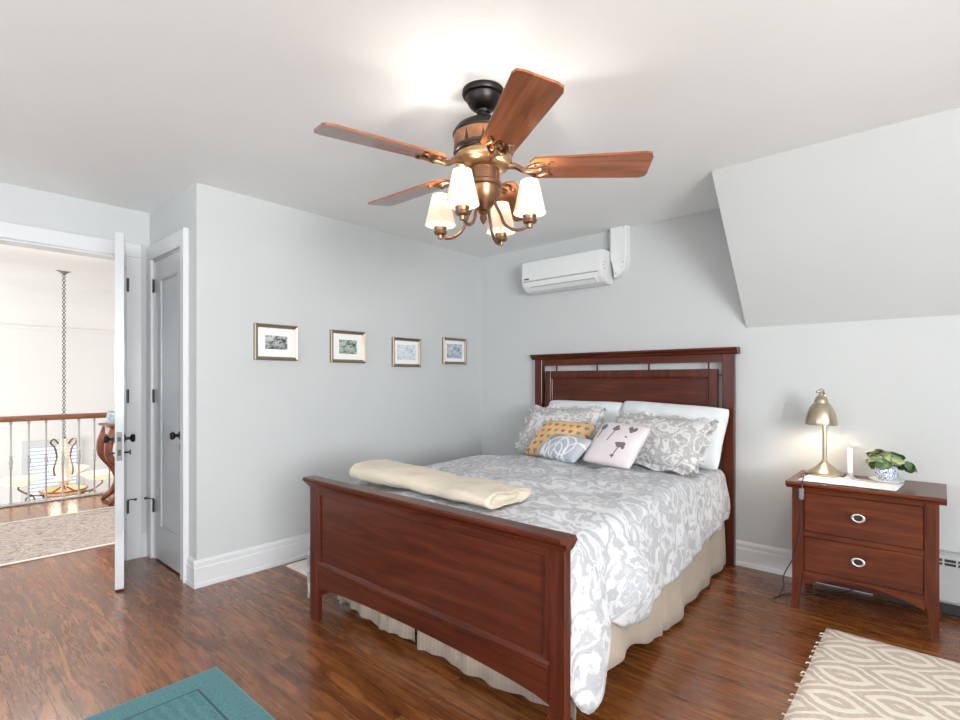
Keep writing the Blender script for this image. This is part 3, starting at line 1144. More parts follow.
def heart_mat():
    m = Mat('yellow_heart_print', 0.9)
    x, y, z = m.xyz()
    s = 0.062
    rz = (z / s)
    row = rz.floor()
    fx = (x / s + row * 0.5)
    px = fx.fract() - 0.5
    pz = rz.fract() - 0.5
    px = px * 2.7; pz = pz * 2.7 + 0.15
    q = pz * 1.15 - (px.abs() + 0.001).sqrt() * 0.75
    heart = (px * px + q * q).lt(0.55)
    idx = (fx.floor() * 0.37 + row * 0.61).fract()
    hc = m.ramp(idx, [(0.0, (0.42, 0.06, 0.03)), (0.3, (0.30, 0.11, 0.03)), (0.55, (0.22, 0.24, 0.20)), (0.8, (0.50, 0.13, 0.04))], 'CONSTANT')
    base = m.ramp(m.noise(m.obj(), 14, 3), [(0.3, (0.74, 0.47, 0.21)), (0.7, (0.80, 0.56, 0.30))])
    m.color(m.mix(heart * 0.85, base, hc))
    m.bump(m.noise(m.obj(), 400, 2), 0.15, 0.002)
    return m.m


def shape_union(m, shapes):
    """shapes: ('e',cx,cz,rx,rz) ellipse, ('r',cx,cz,r,width) ring, ('l',x0,z0,x1,z1,w) upright-ish line"""
    x, y, z = m.xyz()
    tot = None
    for s in shapes:
        if s[0] == 'e':
            a = (x - s[1]) / s[3]; b = (z - s[2]) / s[4]
            k = (a * a + b * b).lt(1.0)
        elif s[0] == 'r':
            a = x - s[1]; b = (z - s[2])
            k = ((a * a + b * b).sqrt() - s[3]).abs().lt(s[4])
        else:
            t = (z - s[2]) / (s[4] - s[2])
            k = (x - (t * (s[3] - s[1]) + s[1])).abs().lt(s[5]) * t.gt(0.0) * t.lt(1.0)
        tot = k if tot is None else tot.mx(k)
    return tot


def tree_mat():
    m = Mat('pink_white_tree_print', 0.9)
    sh = [('e', -0.115, 0.095, 0.020, 0.028), ('l', -0.118, 0.0, -0.115, 0.08, 0.004),
          ('e', -0.020, 0.085, 0.026, 0.016), ('e', -0.020, 0.103, 0.014, 0.016), ('l', -0.035, -0.02, -0.018, 0.08, 0.004),
          ('e', 0.085, 0.100, 0.026, 0.012), ('e', 0.070, 0.108, 0.012, 0.018), ('e', 0.102, 0.104, 0.012, 0.020), ('e', 0.086, 0.086, 0.014, 0.018),
          ('e', 0.075, 0.03, 0.008, 0.007), ('e', 0.055, -0.03, 0.024, 0.012), ('e', 0.078, -0.028, 0.020, 0.016), ('e', 0.064, -0.045, 0.022, 0.010), ('l', 0.045, -0.13, 0.068, -0.03, 0.004), ('e', 0.09, -0.05, 0.010, 0.012), ('e', 0.045, -0.115, 0.014, 0.007)]
    f = shape_union(m, sh)
    base = m.ramp(m.noise(m.obj(), 10, 3), [(0.3, (0.66, 0.60, 0.61)), (0.7, (0.72, 0.67, 0.68))])
    m.color(m.mix(f * 0.9, base, (0.10, 0.09, 0.10)))
    m.bump(m.noise(m.obj(), 400, 2), 0.15, 0.002)
    return m.m


def swirl_mat():
    m = Mat('grey_blue_swirl_print', 0.9)
    sh = [('r', -0.01, -0.05, 0.10, 0.006), ('r', 0.0, -0.06, 0.055, 0.005), ('r', 0.055, -0.01, 0.075, 0.005), ('r', -0.15, -0.06, 0.075, 0.006),
          ('l', -0.02, -0.10, 0.015, 0.09, 0.005), ('r', 0.16, -0.05, 0.08, 0.006), ('r', 0.005, 0.055, 0.022, 0.005), ('l', -0.12, -0.10, -0.135, 0.0, 0.010)]
    f = shape_union(m, sh)
    base = m.ramp(m.noise(m.obj(), 10, 3), [(0.3, (0.37, 0.40, 0.45)), (0.7, (0.45, 0.48, 0.52))])
    m.color(m.mix(f * 0.85, base, (0.84, 0.85, 0.86)))
    m.bump(m.noise(m.obj(), 400, 2), 0.15, 0.002)
    return m.m


pillow('heart_cushion', 'square yellow cushion printed with small hearts, left of the other cushions', 'cushion', 0.45, 0.35, 0.12, heart_mat(), (-2.03, 3.14, 0.826), R(50), R(-4), R(0), seed=3, wr=0.006)
pillow('tree_cushion', 'pinkish white cushion with black tree shapes, in the middle of the bed', 'cushion', 0.345, 0.335, 0.11, tree_mat(), (-1.505, 2.955, 0.852), R(46), R(-3), R(4), seed=4, wr=0.004)
pillow('swirl_cushion', 'small blue grey oblong cushion with white swirls, frontmost on the bed', 'cushion', 0.37, 0.21, 0.10, swirl_mat(), (-1.83, 2.868, 0.812), R(52), R(-15), R(2), seed=6, wr=0.004)

# folded blanket rolled along the foot of the bed
def blanket():
    bm = BM()
    rows = []
    NX = 60
    for i in range(NX + 1):
        u = i / NX
        x = -2.345 + 0.98 * u
        wob = 0.012 * noise.noise((u * 5, 1, 1))
        hw = 0.135 + 0.02 * noise.noise((u * 3, 2, 5)) + 0.02 * u
        hh = (0.048 + 0.006 * noise.noise((u * 4, 3, 8))) * (1.0 - 0.42 * u)
        if u < 0.05:
            k = math.sqrt(max(0.0, 1 - (1 - u / 0.05) ** 2)) * 0.6 + 0.4
            hw *= k; hh *= k
        ring = []
        for q in range(32):
            a = 2 * PI * q / 32
            ca, sa = math.cos(a), math.sin(a)
            yy = hw * math.copysign(abs(ca) ** 0.75, ca)
            zz = hh * math.copysign(abs(sa) ** 0.8, sa)
            n_ = 0.010 * noise.noise((x * 7, ca * 2 + 4, sa * 2)) + 0.004 * noise.noise((x * 20, ca * 5, sa * 5))
            if 0.05 < sa and ca < 0: zz += 0.008 * u     # loose top layer
            ring.append((x, 1.70 + 0.03 * u + wob + yy * (1 + n_), 0.722 + hh + zz + n_))
        rows.append(ring)
    vr = gridsurf(bm, rows, True)
    bm.faces.new(vr[0])
    # spiral end: step inward
    last = rows[-1]
    c = Vector((sum(p[0] for p in last) / 32, sum(p[1] for p in last) / 32, sum(p[2] for p in last) / 32))
    prev = vr[-1]
    for s_, dx in ((0.78, -0.003), (0.70, -0.028), (0.50, -0.030), (0.44, -0.012), (0.2, -0.008)):
        cur = [bm.verts.new((last[k][0] + dx, c.y + (last[k][1] - c.y) * s_, c.z + (last[k][2] - c.z) * s_)) for k in range(32)]
        for k in range(32):
            bm.faces.new((prev[k], prev[(k + 1) % 32], cur[(k + 1) % 32], cur[k]))
        prev = cur
    bm.faces.new(prev)
    # flap hanging over toward the headboard at the right end
    o = obj('folded_blanket', bm, M['cream'], None, True, 180)
    return o


tag(blanket(), 'cream blanket folded into a long roll along the foot of the bed', 'blanket')

# ------------------------------------------------------------------ wall pictures
def print_mat(kind):
    m = Mat('print_' + kind, 0.6)
    co = m.obj()
    x, y, z = m.xyz()
    n = m.noise(m.scaled((1, 1, 2.0), sock=co), 17, 5, 0.6, 1.2)
    if kind == 'harbour':
        col = m.ramp(n + (z - 0.12) * 1.0, [(0.42, (0.05, 0.06, 0.06)), (0.50, (0.25, 0.28, 0.27)), (0.57, (0.45, 0.50, 0.48)), (0.70, (0.70, 0.71, 0.69))])
    elif kind == 'garden':
        col = m.ramp(n, [(0.34, (0.03, 0.05, 0.04)), (0.45, (0.13, 0.20, 0.16)), (0.54, (0.38, 0.45, 0.38)), (0.66, (0.62, 0.60, 0.55))])
    elif kind == 'lake':
        col = m.ramp(n, [(0.30, (0.30, 0.36, 0.42)), (0.45, (0.55, 0.62, 0.70)), (0.58, (0.72, 0.78, 0.84)), (0.75, (0.82, 0.84, 0.86))])
    else:
        col = m.ramp(n, [(0.34, (0.10, 0.14, 0.18)), (0.47, (0.33, 0.41, 0.48)), (0.58, (0.52, 0.60, 0.66)), (0.7, (0.75, 0.78, 0.80))])
    m.color(col)
    return m.m


def picture(yc, kind, label, pw, ph, dz):
    W, H = 0.305, 0.240
    t = thing('framed_picture', label, 'picture', (XA, yc, 1.382 + dz), 0, 'small framed pictures in a row')
    # local: x out of wall, y along wall, z up
    bm = BM()
    f = 0.024
    def bar(a0, a1, b0, b1):
        pass
    # mitred frame by two loops (outer / inner) with a raised profile
    prof = [(0.0, 0.001), (0.0, 0.020), (0.006, 0.026), (0.016, 0.022), (0.020, 0.016), (f, 0.014), (f, 0.006)]
    loops = []
    for ins, d in prof:
        y0, y1, z0, z1 = -W / 2 + ins, W / 2 - ins, ins, H - ins
        loops.append([bm.verts.new((d, y0, z0)), bm.verts.new((d, y1, z0)), bm.verts.new((d, y1, z1)), bm.verts.new((d, y0, z1))])
    for a, b in zip(loops, loops[1:]):
        for k in range(4):
            bm.faces.new((a[k], a[(k + 1) % 4], b[(k + 1) % 4], b[k]))
    obj('frame', bm, M['champagne'], t)
    boxo('mat_board', M['matboard'], t, 0.002, 0.009, -W / 2 + 0.02, W / 2 - 0.02, 0.02, H - 0.02)
    boxo('print', print_mat(kind), t, 0.0085, 0.0098, -pw / 2, pw / 2, H / 2 - ph / 2, H / 2 + ph / 2)
    return t


picture(1.698, 'harbour', 'small gold framed black and white landscape print, leftmost of the four wall pictures', 0.155, 0.090, 0.0)
picture(2.262, 'garden', 'small gold framed dark green landscape print, second from left on the wall', 0.155, 0.105, -0.002)
picture(2.835, 'lake', 'small gold framed pale blue print, third from left on the wall', 0.20, 0.125, -0.022)
picture(3.408, 'boats', 'small gold framed blue grey print, rightmost picture nearest the corner', 0.20, 0.13, 0.012)

# ------------------------------------------------------------------ wall air conditioner
ac = thing('air_conditioner', 'white wall-mounted split air conditioner above the headboard', 'air conditioner', (-2.332, YB, 2.005))
W2 = 0.383
bm = BM()
body = [(0, 0.02), (0, 0.255), (-0.155, 0.258), (-0.195, 0.250), (-0.205, 0.235), (-0.205, 0.085), (-0.190, 0.045), (-0.150, 0.012), (-0.10, 0.0), (-0.03, 0.0)]
prism(bm, body, 'x', -W2 + 0.012, W2 - 0.012)
obj('body', bm, M['plastic'], ac)
for s in (-1, 1):
    bm = BM()
    e = [(y * 1.0, z) for y, z in body]
    x0 = s * (W2 - 0.012)
    prism(bm, e, 'x', x0, x0 + s * 0.012)
    es = [ed for ed in bm.edges if all(abs(v.co.x - (x0 + s * 0.012)) < 1e-5 for v in ed.verts)]
    bmesh.ops.bevel(bm, geom=es, offset=0.007, segments=2, affect='EDGES')
    eo = obj('end_cap', bm, M['plastic'], ac, True, 50)
    if s > 0:
        for (y, z) in ((-0.15, 0.16), (-0.165, 0.135), (-0.15, 0.11)):
            bm = BM()
            torus(bm, (W2 + 0.001, y, z), 0.004, 0.002, (1, 0, 0), 10, 5)
            obj('screw', bm, M['greyplastic'], eo)
bm = BM()
box(bm, -W2 + 0.02, W2 - 0.02, -0.213, -0.203, 0.088, 0.248, 0.003)
fp = obj('front_panel', bm, M['plastic'], ac)
bm = BM()
x = -W2 + 0.04
for k, wv_ in enumerate((0.009, 0.008, 0.010, 0.008, 0.009)):
    box(bm, x, x + wv_ - 0.001, -0.2142, -0.2125, 0.098, 0.110); x += wv_ + 0.001
obj('maker_mark', bm, M['iron'], fp)
bm = BM()
vs = [(-0.2045, 0.080), (-0.1915, 0.046), (-0.154, 0.014), (-0.158, 0.006), (-0.199, 0.040), (-0.213, 0.078)]
prism(bm, vs, 'x', -W2 + 0.03, W2 - 0.05)
obj('air_flap', bm, M['plastic'], ac)
bm = BM()
box(bm, -W2 + 0.025, W2 - 0.03, -0.2075, -0.200, 0.079, 0.0865)
box(bm, -W2 + 0.10, W2 - 0.06, -0.198, -0.190, 0.033, 0.038)
obj('vent_gap', bm, M['greyplastic'], ac)

lc = thing('pipe_cover', 'white pipe cover running from the air conditioner up to the ceiling', 'pipe cover', (-1.878, YB, 2.05))
bm = BM()
outl = [(-0.07, 0.39), (0.07, 0.39), (0.07, 0.12), (0.055, 0.06), (0.01, 0.015), (-0.038, 0.0), (-0.038, 0.115), (-0.07, 0.13)]
fs = prism(bm, outl, 'y', -0.075, -0.001)
es = [ed for ed in bm.edges if all(abs(v.co.y + 0.075) < 1e-5 for v in ed.verts)]
bmesh.ops.bevel(bm, geom=es, offset=0.010, segments=2, affect='EDGES')
obj('cover', bm, M['plastic'], lc, True, 40)
for (x, z) in ((0.045, 0.11), (-0.015, 0.03), (0.05, 0.375)):
    bm = BM()
    sphere(bm, (x, -0.076, z), 0.005, seg=8)
    obj('screw', bm, M['greyplastic'], lc)

# ------------------------------------------------------------------ ceiling fan
FX, FY = -1.413, 1.608
fan = thing('ceiling_fan', 'five-blade wooden ceiling fan with four lit shaded lamps, hung from the ceiling', 'ceiling fan', (FX, FY, 1.85))
zo = 1.85
bm = BM(); lathe(bm, [(0, ZC - zo), (0.086, ZC - zo), (0.088, ZC - zo - 0.012), (0.084, ZC - zo - 0.022), (0.073, ZC - zo - 0.027), (0.070, ZC - zo - 0.040), (0.060, ZC - zo - 0.060), (0.042, ZC - zo - 0.076), (0.030, ZC - zo - 0.082), (0.028, ZC - zo - 0.092), (0, ZC - zo - 0.092)], 32)
obj('canopy', bm, M['black'], fan, True)
bm = BM(); lathe(bm, [(0, 0.56), (0.016, 0.56), (0.016, 0.50), (0.024, 0.50), (0.024, 0.465), (0, 0.465)], 16)
obj('downrod', bm, M['black'], fan, True)
bm = BM(); lathe(bm, [(0, 0.478), (0.03, 0.478), (0.045, 0.468), (0.08, 0.455), (0.108, 0.438), (0.122, 0.418), (0.122, 0.408), (0, 0.408)], 40)
obj('motor_cover', bm, M['black'], fan, True)


def band_mat():
    m = Mat('forest_band', 0.35, 0.4)
    x, y, z = m.xyz()
    a = y.atan2(x) * (11 / (2 * PI))
    p = (a.fract() - 0.5).abs()
    idx = (a.floor() * 0.73).fract()
    hgt = idx * 0.03 + 0.035
    t = (z - 0.338)
    tree = (p * 0.14).lt((hgt - t) * 0.42) * t.gt(0.0) * t.lt(hgt)
    gnd = t.lt(m.noise(m.obj(), 18, 3) * 0.022)
    base = m.ramp(m.noise(m.obj(), 22, 4), [(0.35, (0.24, 0.10, 0.05)), (0.65, (0.42, 0.20, 0.10))])
    m.color(m.mix(tree.mx(gnd) * 0.92, base, (0.025, 0.02, 0.018)))
    return m.m


bm = BM(); lathe(bm, [(0.118, 0.410), (0.122, 0.40), (0.121, 0.345), (0.115, 0.328), (0, 0.328)], 48)
lathe(bm, [(0.0, 0.41), (0.118, 0.41)], 48)
obj('motor_housing', bm, band_mat(), fan, True)
bm = BM()
torus(bm, (0, 0, 0.408), 0.121, 0.006, seg=40); torus(bm, (0, 0, 0.334), 0.118, 0.006, seg=40)
obj('housing_rim', bm, M['black'], fan, True)
bm = BM(); lathe(bm, [(0, 0.332), (0.108, 0.332), (0.118, 0.315), (0.118, 0.295), (0.105, 0.275), (0.075, 0.262), (0, 0.262)], 40)
obj('gold_collar', bm, M['gold'], fan, True)
bm = BM(); lathe(bm, [(0, 0.264), (0.068, 0.264), (0.068, 0.215), (0.074, 0.21), (0.074, 0.195), (0.066, 0.19), (0.060, 0.155), (0.045, 0.125), (0.028, 0.105), (0.022, 0.098), (0, 0.098)], 32)
obj('switch_housing', bm, M['bronze'], fan, True)
bm = BM(); lathe(bm, [(0, 0.1), (0.016, 0.1), (0.020, 0.09), (0.012, 0.08), (0.016, 0.066), (0.008, 0.05), (0, 0.04)], 16)
obj('finial', bm, M['bronze'], fan, True)

bm = BM()
r0, r1, w0, w1 = 0.190, 0.674, 0.066, 0.083
outl = [(r0, -w0 * 0.6), (r0 + 0.02, -w0), (r1 - 0.03, -w1), (r1 - 0.008, -w1 + 0.008), (r1, -w1 + 0.03), (r1, w1 - 0.03), (r1 - 0.008, w1 - 0.008), (r1 - 0.03, w1), (r0 + 0.02, w0), (r0, w0 * 0.6)]
prism(bm, outl, 'z', -0.004, 0.004)
blade = obj('blade', bm, M['blade'], fan)
bm = BM()
tube(bm, [(0.085, 0, 0.012), (0.13, 0, 0.010), (0.165, 0, -0.010), (0.20, 0, -0.012), (0.245, 0, -0.010)], lambda t: 0.014 - 0.005 * t, 8, 4)
for s in (-1, 1):
    tube(bm, [(0.165, 0, -0.010), (0.19, s * 0.025, -0.010), (0.225, s * 0.040, -0.009), (0.262, s * 0.030, -0.008), (0.272, s * 0.044, -0.008), (0.285, s * 0.040, -0.008)], 0.0055, 7, 4)
    tube(bm, [(0.225, s * 0.012, -0.010), (0.255, s * 0.012, -0.009), (0.275, s * 0.004, -0.008)], 0.004, 6, 3)
sphere(bm, (0.235, 0, -0.010), 0.016, 0.016, 0.009, 12)
obj('blade_bracket', bm, M['bronze'], blade, True)
for (x, y) in ((0.235, 0), (0.212, 0.036), (0.212, -0.036)):
    bm = BM()
    sphere(bm, (x, y, -0.017 if y == 0 else -0.012), 0.008, 0.008, 0.005, 10)
    obj('screw', bm, M['black'], blade, True)
for k in range(5):
    b = blade if k == 0 else copy_tree(blade, fan)
    a = R(37.6) - k * R(72)
    b.location = (0, 0, 2.119 - zo)
    b.rotation_mode = 'XYZ'
    b.rotation_euler = (Matrix.Rotation(a, 3, 'Z') @ Matrix.Rotation(R(-12), 3, 'X')).to_euler('XYZ')

shade_m = Mat('pleated_linen_shade', 0.8, 0, (0.88, 0.80, 0.66))
_nt = shade_m.nt
_tr = _nt.nodes.new('ShaderNodeBsdfTranslucent'); _tr.inputs[0].default_value = (0.42, 0.32, 0.20, 1)
_mx = _nt.nodes.new('ShaderNodeMixShader'); _mx.inputs[0].default_value = 0.10
_nt.links.new(shade_m.b.outputs[0], _mx.inputs[1]); _nt.links.new(_tr.outputs[0], _mx.inputs[2])
_nt.links.new(_mx.outputs[0], _nt.nodes['Material Output'].inputs[0])
bulb_m = Mat('lit_bulb', 0.3, 0, (1, 0.9, 0.75)); bulb_m.emit((1.0, 0.85, 0.62), 4)
bm = BM()
rr = 0.200
tube(bm, [(0.045, 0, 0.150), (0.055, 0, 0.115), (0.075, 0, 0.075), (0.095, 0, 0.03), (0.135, 0, 0.004), (0.175, 0, 0.004), (rr, 0, 0.025), (rr, 0, 0.04)], 0.0065, 8, 5)
arm = obj('lamp_arm', bm, M['bronze'], fan, True)
bm = BM(); lathe(bm, [(0, 0.0), (0.010, 0.004), (0.012, 0.018), (0.026, 0.024), (0.030, 0.034), (0.024, 0.038), (0.028, 0.052), (0.022, 0.058), (0, 0.058)], 20, (rr, 0, 0.0))
obj('cup', bm, M['bronze'], arm, True)
bm = BM(); lathe(bm, [(0, 0.057), (0.012, 0.057), (0.012, 0.095), (0, 0.095)], 14, (rr, 0, 0))
obj('candle_sleeve', bm, M['wax'], arm, True)
bm = BM(); lathe(bm, [(0, 0.095), (0.009, 0.097), (0.013, 0.115), (0.010, 0.132), (0.003, 0.148), (0, 0.15)], 14, (rr, 0, 0))
obj('bulb', bm, bulb_m.m, arm, True)
bm = BM()
rows = []
for (r_, z_) in ((0.064, 0.062), (0.063, 0.066), (0.036, 0.185), (0.035, 0.19)):
    rows.append([((r_ * (1 + 0.012 * (k % 2))) * math.cos(2 * PI * k / 56) + rr, (r_ * (1 + 0.012 * (k % 2))) * math.sin(2 * PI * k / 56), z_) for k in range(56)])
gridsurf(bm, rows, True)
sh = obj('lamp_shade', bm, shade_m.m, arm)
for k in range(4):
    a = arm if k == 0 else copy_tree(arm, fan)
    ang = R(-72 + 90 * k)
    a.rotation_euler = (0, 0, ang)
    point('fan_bulb_light', (FX + rr * math.cos(ang), FY + rr * math.sin(ang), zo + 0.155), 2.6, (1.0, 0.92, 0.82), 0.015)

# ------------------------------------------------------------------ nightstand
ns = thing('nightstand', 'reddish brown two-drawer wooden nightstand to the right of the bed', 'nightstand', (-0.315, 3.295, 0))
# local: front face y=0, back y=+0.42
L0, L1, D = -0.305, 0.305, 0.42
ZT = 0.693
bm = BM()
topp = [(-0.026, ZT), (0.435, ZT), (0.435, ZT - 0.018), (0.425, ZT - 0.036), (-0.006, ZT - 0.036), (-0.012, ZT - 0.026), (-0.026, ZT - 0.018), (-0.030, ZT - 0.010)]
prism(bm, topp, 'x', L0 - 0.028, L1 + 0.028)
obj('top', bm, M['stand_x'], ns)
bm = BM(); box(bm, L0 + 0.01, L1 - 0.01, 0.012, D, 0.19, ZT - 0.036)
obj('case', bm, M['stand_z'], ns)
for sx in (-1, 1):
    for (y0, y1, fr) in ((-0.001, 0.05, -1), (D - 0.05, D, 1)):
        bm = BM()
        xo = L1 if sx > 0 else L0
        xi = xo - sx * 0.052
        up = (min(xo, xi), max(xo, xi), y0, y1)
        hexa(bm, up, up, 0.20, ZT - 0.036)
        lo = (min(xo, xo - sx * 0.034), max(xo, xo - sx * 0.034), y0 if fr < 0 else y0 + 0.016, y1 - 0.016 if fr < 0 else y1)
        f_ = (lo[0] + sx * 0.006, lo[1] + sx * 0.006, lo[2] + fr * 0.004, lo[3] + fr * 0.004)
        hexa(bm, lo, up, 0.07, 0.20)
        hexa(bm, f_, lo, 0.001, 0.07)
        obj('leg', bm, M['stand_z'], ns)
bm = BM()
pts = []
for i in range(21):
    u = i / 20
    pts.append((L0 + 0.052 + (L1 - L0 - 0.104) * u, 0.135 + 0.055 * (1 - (2 * u - 1) ** 2)))
prism(bm, pts + [(L1 - 0.052, 0.205), (L0 + 0.052, 0.205)], 'y', 0.006, 0.03)
obj('apron', bm, M['stand_x'], ns)
boxo('shade_panel', M['stand_x'], ns, L0 + 0.05, L1 - 0.05, D - 0.02, D - 0.005, 0.03, 0.20)  # added dark board in place of the shadow under the case
bm = BM(); box(bm, L0 + 0.052, L1 - 0.052, 0.0, 0.03, 0.400, 0.424, 0.002)
box(bm, L0 + 0.052, L1 - 0.052, 0.0, 0.03, 0.638, ZT - 0.036, 0.002)
obj('divider_rail', bm, M['stand_x'], ns)
for (z0, z1) in ((0.209, 0.397), (0.427, 0.636)):
    bm = BM(); box(bm, L0 + 0.056, L1 - 0.056, 0.005, 0.35, z0, z1, 0.003)
    dr = obj('drawer', bm, M['stand_x'], ns)
    bm = BM()
    zc_ = (z0 + z1) / 2
    zc_ = 0.311 if z0 < 0.3 else 0.538
    torus(bm, (-0.008, -0.006, zc_), 0.020, 0.0062, (0, -1, 0), 28, 10, 1.25, 0.95)
    tube(bm, [(-0.008, 0.006, zc_ + 0.018), (-0.008, -0.008, zc_ + 0.018)], 0.005)
    obj('ring_pull', bm, M['silver'], dr, True)
    bm = BM()
    lathe(bm, [(0, 0), (0.017, 0), (0.015, 0.003), (0, 0.004)], 20)
    bmesh.ops.transform(bm, matrix=Matrix.Translation((-0.008, 0.0052, zc_)) @ Matrix.Rotation(R(90), 4, 'X') @ Matrix.Diagonal((1.25, 0.95, 1, 1)), verts=bm.verts[:])
    obj('pull_plate', bm, M['iron'], dr, True)

# white runner on the nightstand, loose corner over the front edge
bm = BM()
rows = []
for i in range(25):
    u = i / 24
    row = []
    for j in range(13):
        v = j / 12
        x = -0.60 + 0.43 * u + 0.02 * v
        y = 3.305 + 0.26 * v + 0.05 * (u - 0.5) * 0.0
        row.append((x, y, ZT + 0.0025 + 0.0018 * (noise.noise((x * 12, y * 12, 2)) + 0.6)))
    rows.append(row)
gridsurf(bm, rows)
o = obj('table_runner', bm, M['paper'], None, True, 180)
sm = o.modifiers.new('thick', 'SOLIDIFY'); sm.thickness = 0.0016; sm.offset = 1
tag(o, 'white cloth runner lying on the nightstand top', 'runner')
ZR = ZT + 0.0062

# lamp
lx, ly = -0.512, 3.60
lamp = thing('table_lamp', 'brushed brass table lamp, lit, on the nightstand', 'lamp', (lx, ly, ZR))
bm = BM(); lathe(bm, [(0, 0), (0.092, 0), (0.094, 0.008), (0.088, 0.018), (0.064, 0.028), (0.052, 0.040), (0.034, 0.058), (0.020, 0.072), (0.014, 0.085), (0, 0.085)], 40)
obj('base', bm, M['brass'], lamp, True)
bm = BM(); lathe(bm, [(0, 0.08), (0.011, 0.08), (0.011, 0.42), (0, 0.42)], 20)
obj('stem', bm, M['brass'], lamp, True)
sx_, sy_ = -0.014, -0.016
bm = BM()
outer = [(0.080, 0.290), (0.081, 0.294), (0.078, 0.325), (0.071, 0.358), (0.059, 0.388), (0.046, 0.408), (0.036, 0.418)]
inner = [(0.034, 0.412), (0.044, 0.402), (0.056, 0.384), (0.068, 0.354), (0.075, 0.322), (0.077, 0.292)]
lathe(bm, outer + inner + [outer[0]], 40, (sx_, sy_, 0))
shd = obj('lamp_shade', bm, M['brass'], lamp, True)
bm = BM(); lathe(bm, [(0, 0.405), (0.037, 0.412), (0.034, 0.435), (0.024, 0.455), (0.012, 0.462), (0.012, 0.475), (0.016, 0.48), (0.016, 0.492), (0.008, 0.50), (0, 0.502)], 28, (sx_, sy_, 0))
obj('shade_cap', bm, M['brass'], shd, True)
bm = BM(); tube(bm, [(sx_, sy_, 0.478), (sx_ - 0.012, sy_ - 0.022, 0.484)], 0.006); sphere(bm, (sx_ - 0.014, sy_ - 0.026, 0.484), 0.009, seg=10)
tube(bm, [(0, 0, 0.415), (0, 0.002, 0.47), (sx_, sy_, 0.478)], 0.007, 8, 4)
obj('shade_knuckle', bm, M['brass'], lamp, True)
lb = Mat('lamp_bulb', 0.3, 0, (1, 0.95, 0.85)); lb.emit((1.0, 0.88, 0.70), 20)
bm = BM(); sphere(bm, (sx_, sy_, 0.378), 0.024, 0.024, 0.034, 16)
obj('bulb', bm, lb.m, lamp, True)
point('table_lamp_light', (lx + sx_, ly + sy_, ZR + 0.332), 4.5, (1.0, 0.82, 0.62), 0.02)
# cord with an inline switch, over the front edge to the floor
bm = BM()
P = lambda x, y, z: (x - lx, y - ly, z - ZR)
tube(bm, [P(-0.60, 3.55, ZR + 0.004), P(-0.605, 3.46, ZR + 0.005), P(-0.575, 3.36, ZR + 0.006), P(-0.568, 3.285, ZR + 0.006), P(-0.566, 3.256, ZT - 0.02), P(-0.572, 3.256, 0.58), P(-0.575, 3.278, 0.52), P(-0.58, 3.285, 0.42), P(-0.60, 3.28, 0.30), P(-0.66, 3.29, 0.16), P(-0.665, 3.32, 0.09), P(-0.69, 3.32, 0.03), P(-0.715, 3.33, 0.006), P(-0.66, 3.46, 0.006), P(-0.45, 3.66, 0.006), P(-0.38, 3.765, 0.02)], 0.0032, 6, 6)
co_ = obj('cord', bm, M['cord'], lamp, True)
bm = BM(); box(bm, -0.012, 0.012, -0.010, 0.010, -0.03, 0.03, 0.006, 2)
bmesh.ops.translate(bm, verts=bm.verts[:], vec=P(-0.567, 3.248, 0.635))
obj('inline_switch', bm, M['pewter'], co_, True)

# reading glasses-like wire loop is a small pair of spectacles beside the lamp base
# candle
cdl = thing('electric_candle', 'slim white electric candle with glass bulb on the nightstand', 'candle', (-0.385, 3.555, ZR))
bm = BM(); lathe(bm, [(0, 0), (0.026, 0), (0.027, 0.004), (0.018, 0.010), (0.014, 0.020), (0.017, 0.026), (0.017, 0.034), (0, 0.034)], 24)
gl = Mat('clear_glass', 0.05, 0, (0.9, 0.92, 0.93)); gl.b.inputs['Transmission Weight'].default_value = 0.7
obj('holder', bm, gl.m, cdl, True)
bm = BM(); lathe(bm, [(0, 0.022), (0.0125, 0.022), (0.0125, 0.168), (0.010, 0.172), (0, 0.172)], 20)
obj('candle_stick', bm, M['wax'], cdl, True)
bm = BM(); lathe(bm, [(0, 0.172), (0.007, 0.172), (0.007, 0.18), (0.011, 0.19), (0.010, 0.20), (0.004, 0.222), (0, 0.23)], 16)
obj('flame_bulb', bm, gl.m, cdl, True)

# spectacles lying folded by the candle
bm = BM()
gx, gy, gz = -0.315, 3.50, ZR + 0.004
torus(bm, (gx - 0.03, gy, gz), 0.022, 0.0018, seg=18, ring=5, sx=1.2, sy=0.8)
torus(bm, (gx + 0.035, gy - 0.01, gz), 0.022, 0.0018, seg=18, ring=5, sx=1.2, sy=0.8)
tube(bm, [(gx - 0.003, gy - 0.002, gz), (gx + 0.008, gy - 0.006, gz)], 0.0018, 5)
tube(bm, [(gx - 0.056, gy, gz), (gx - 0.06, gy + 0.03, gz), (gx + 0.05, gy + 0.04, gz)], 0.0018, 5)
tag(obj('eyeglasses', bm, M['greyplastic'], None, True), 'thin folded eyeglasses lying between candle and plant on the nightstand', 'eyeglasses')

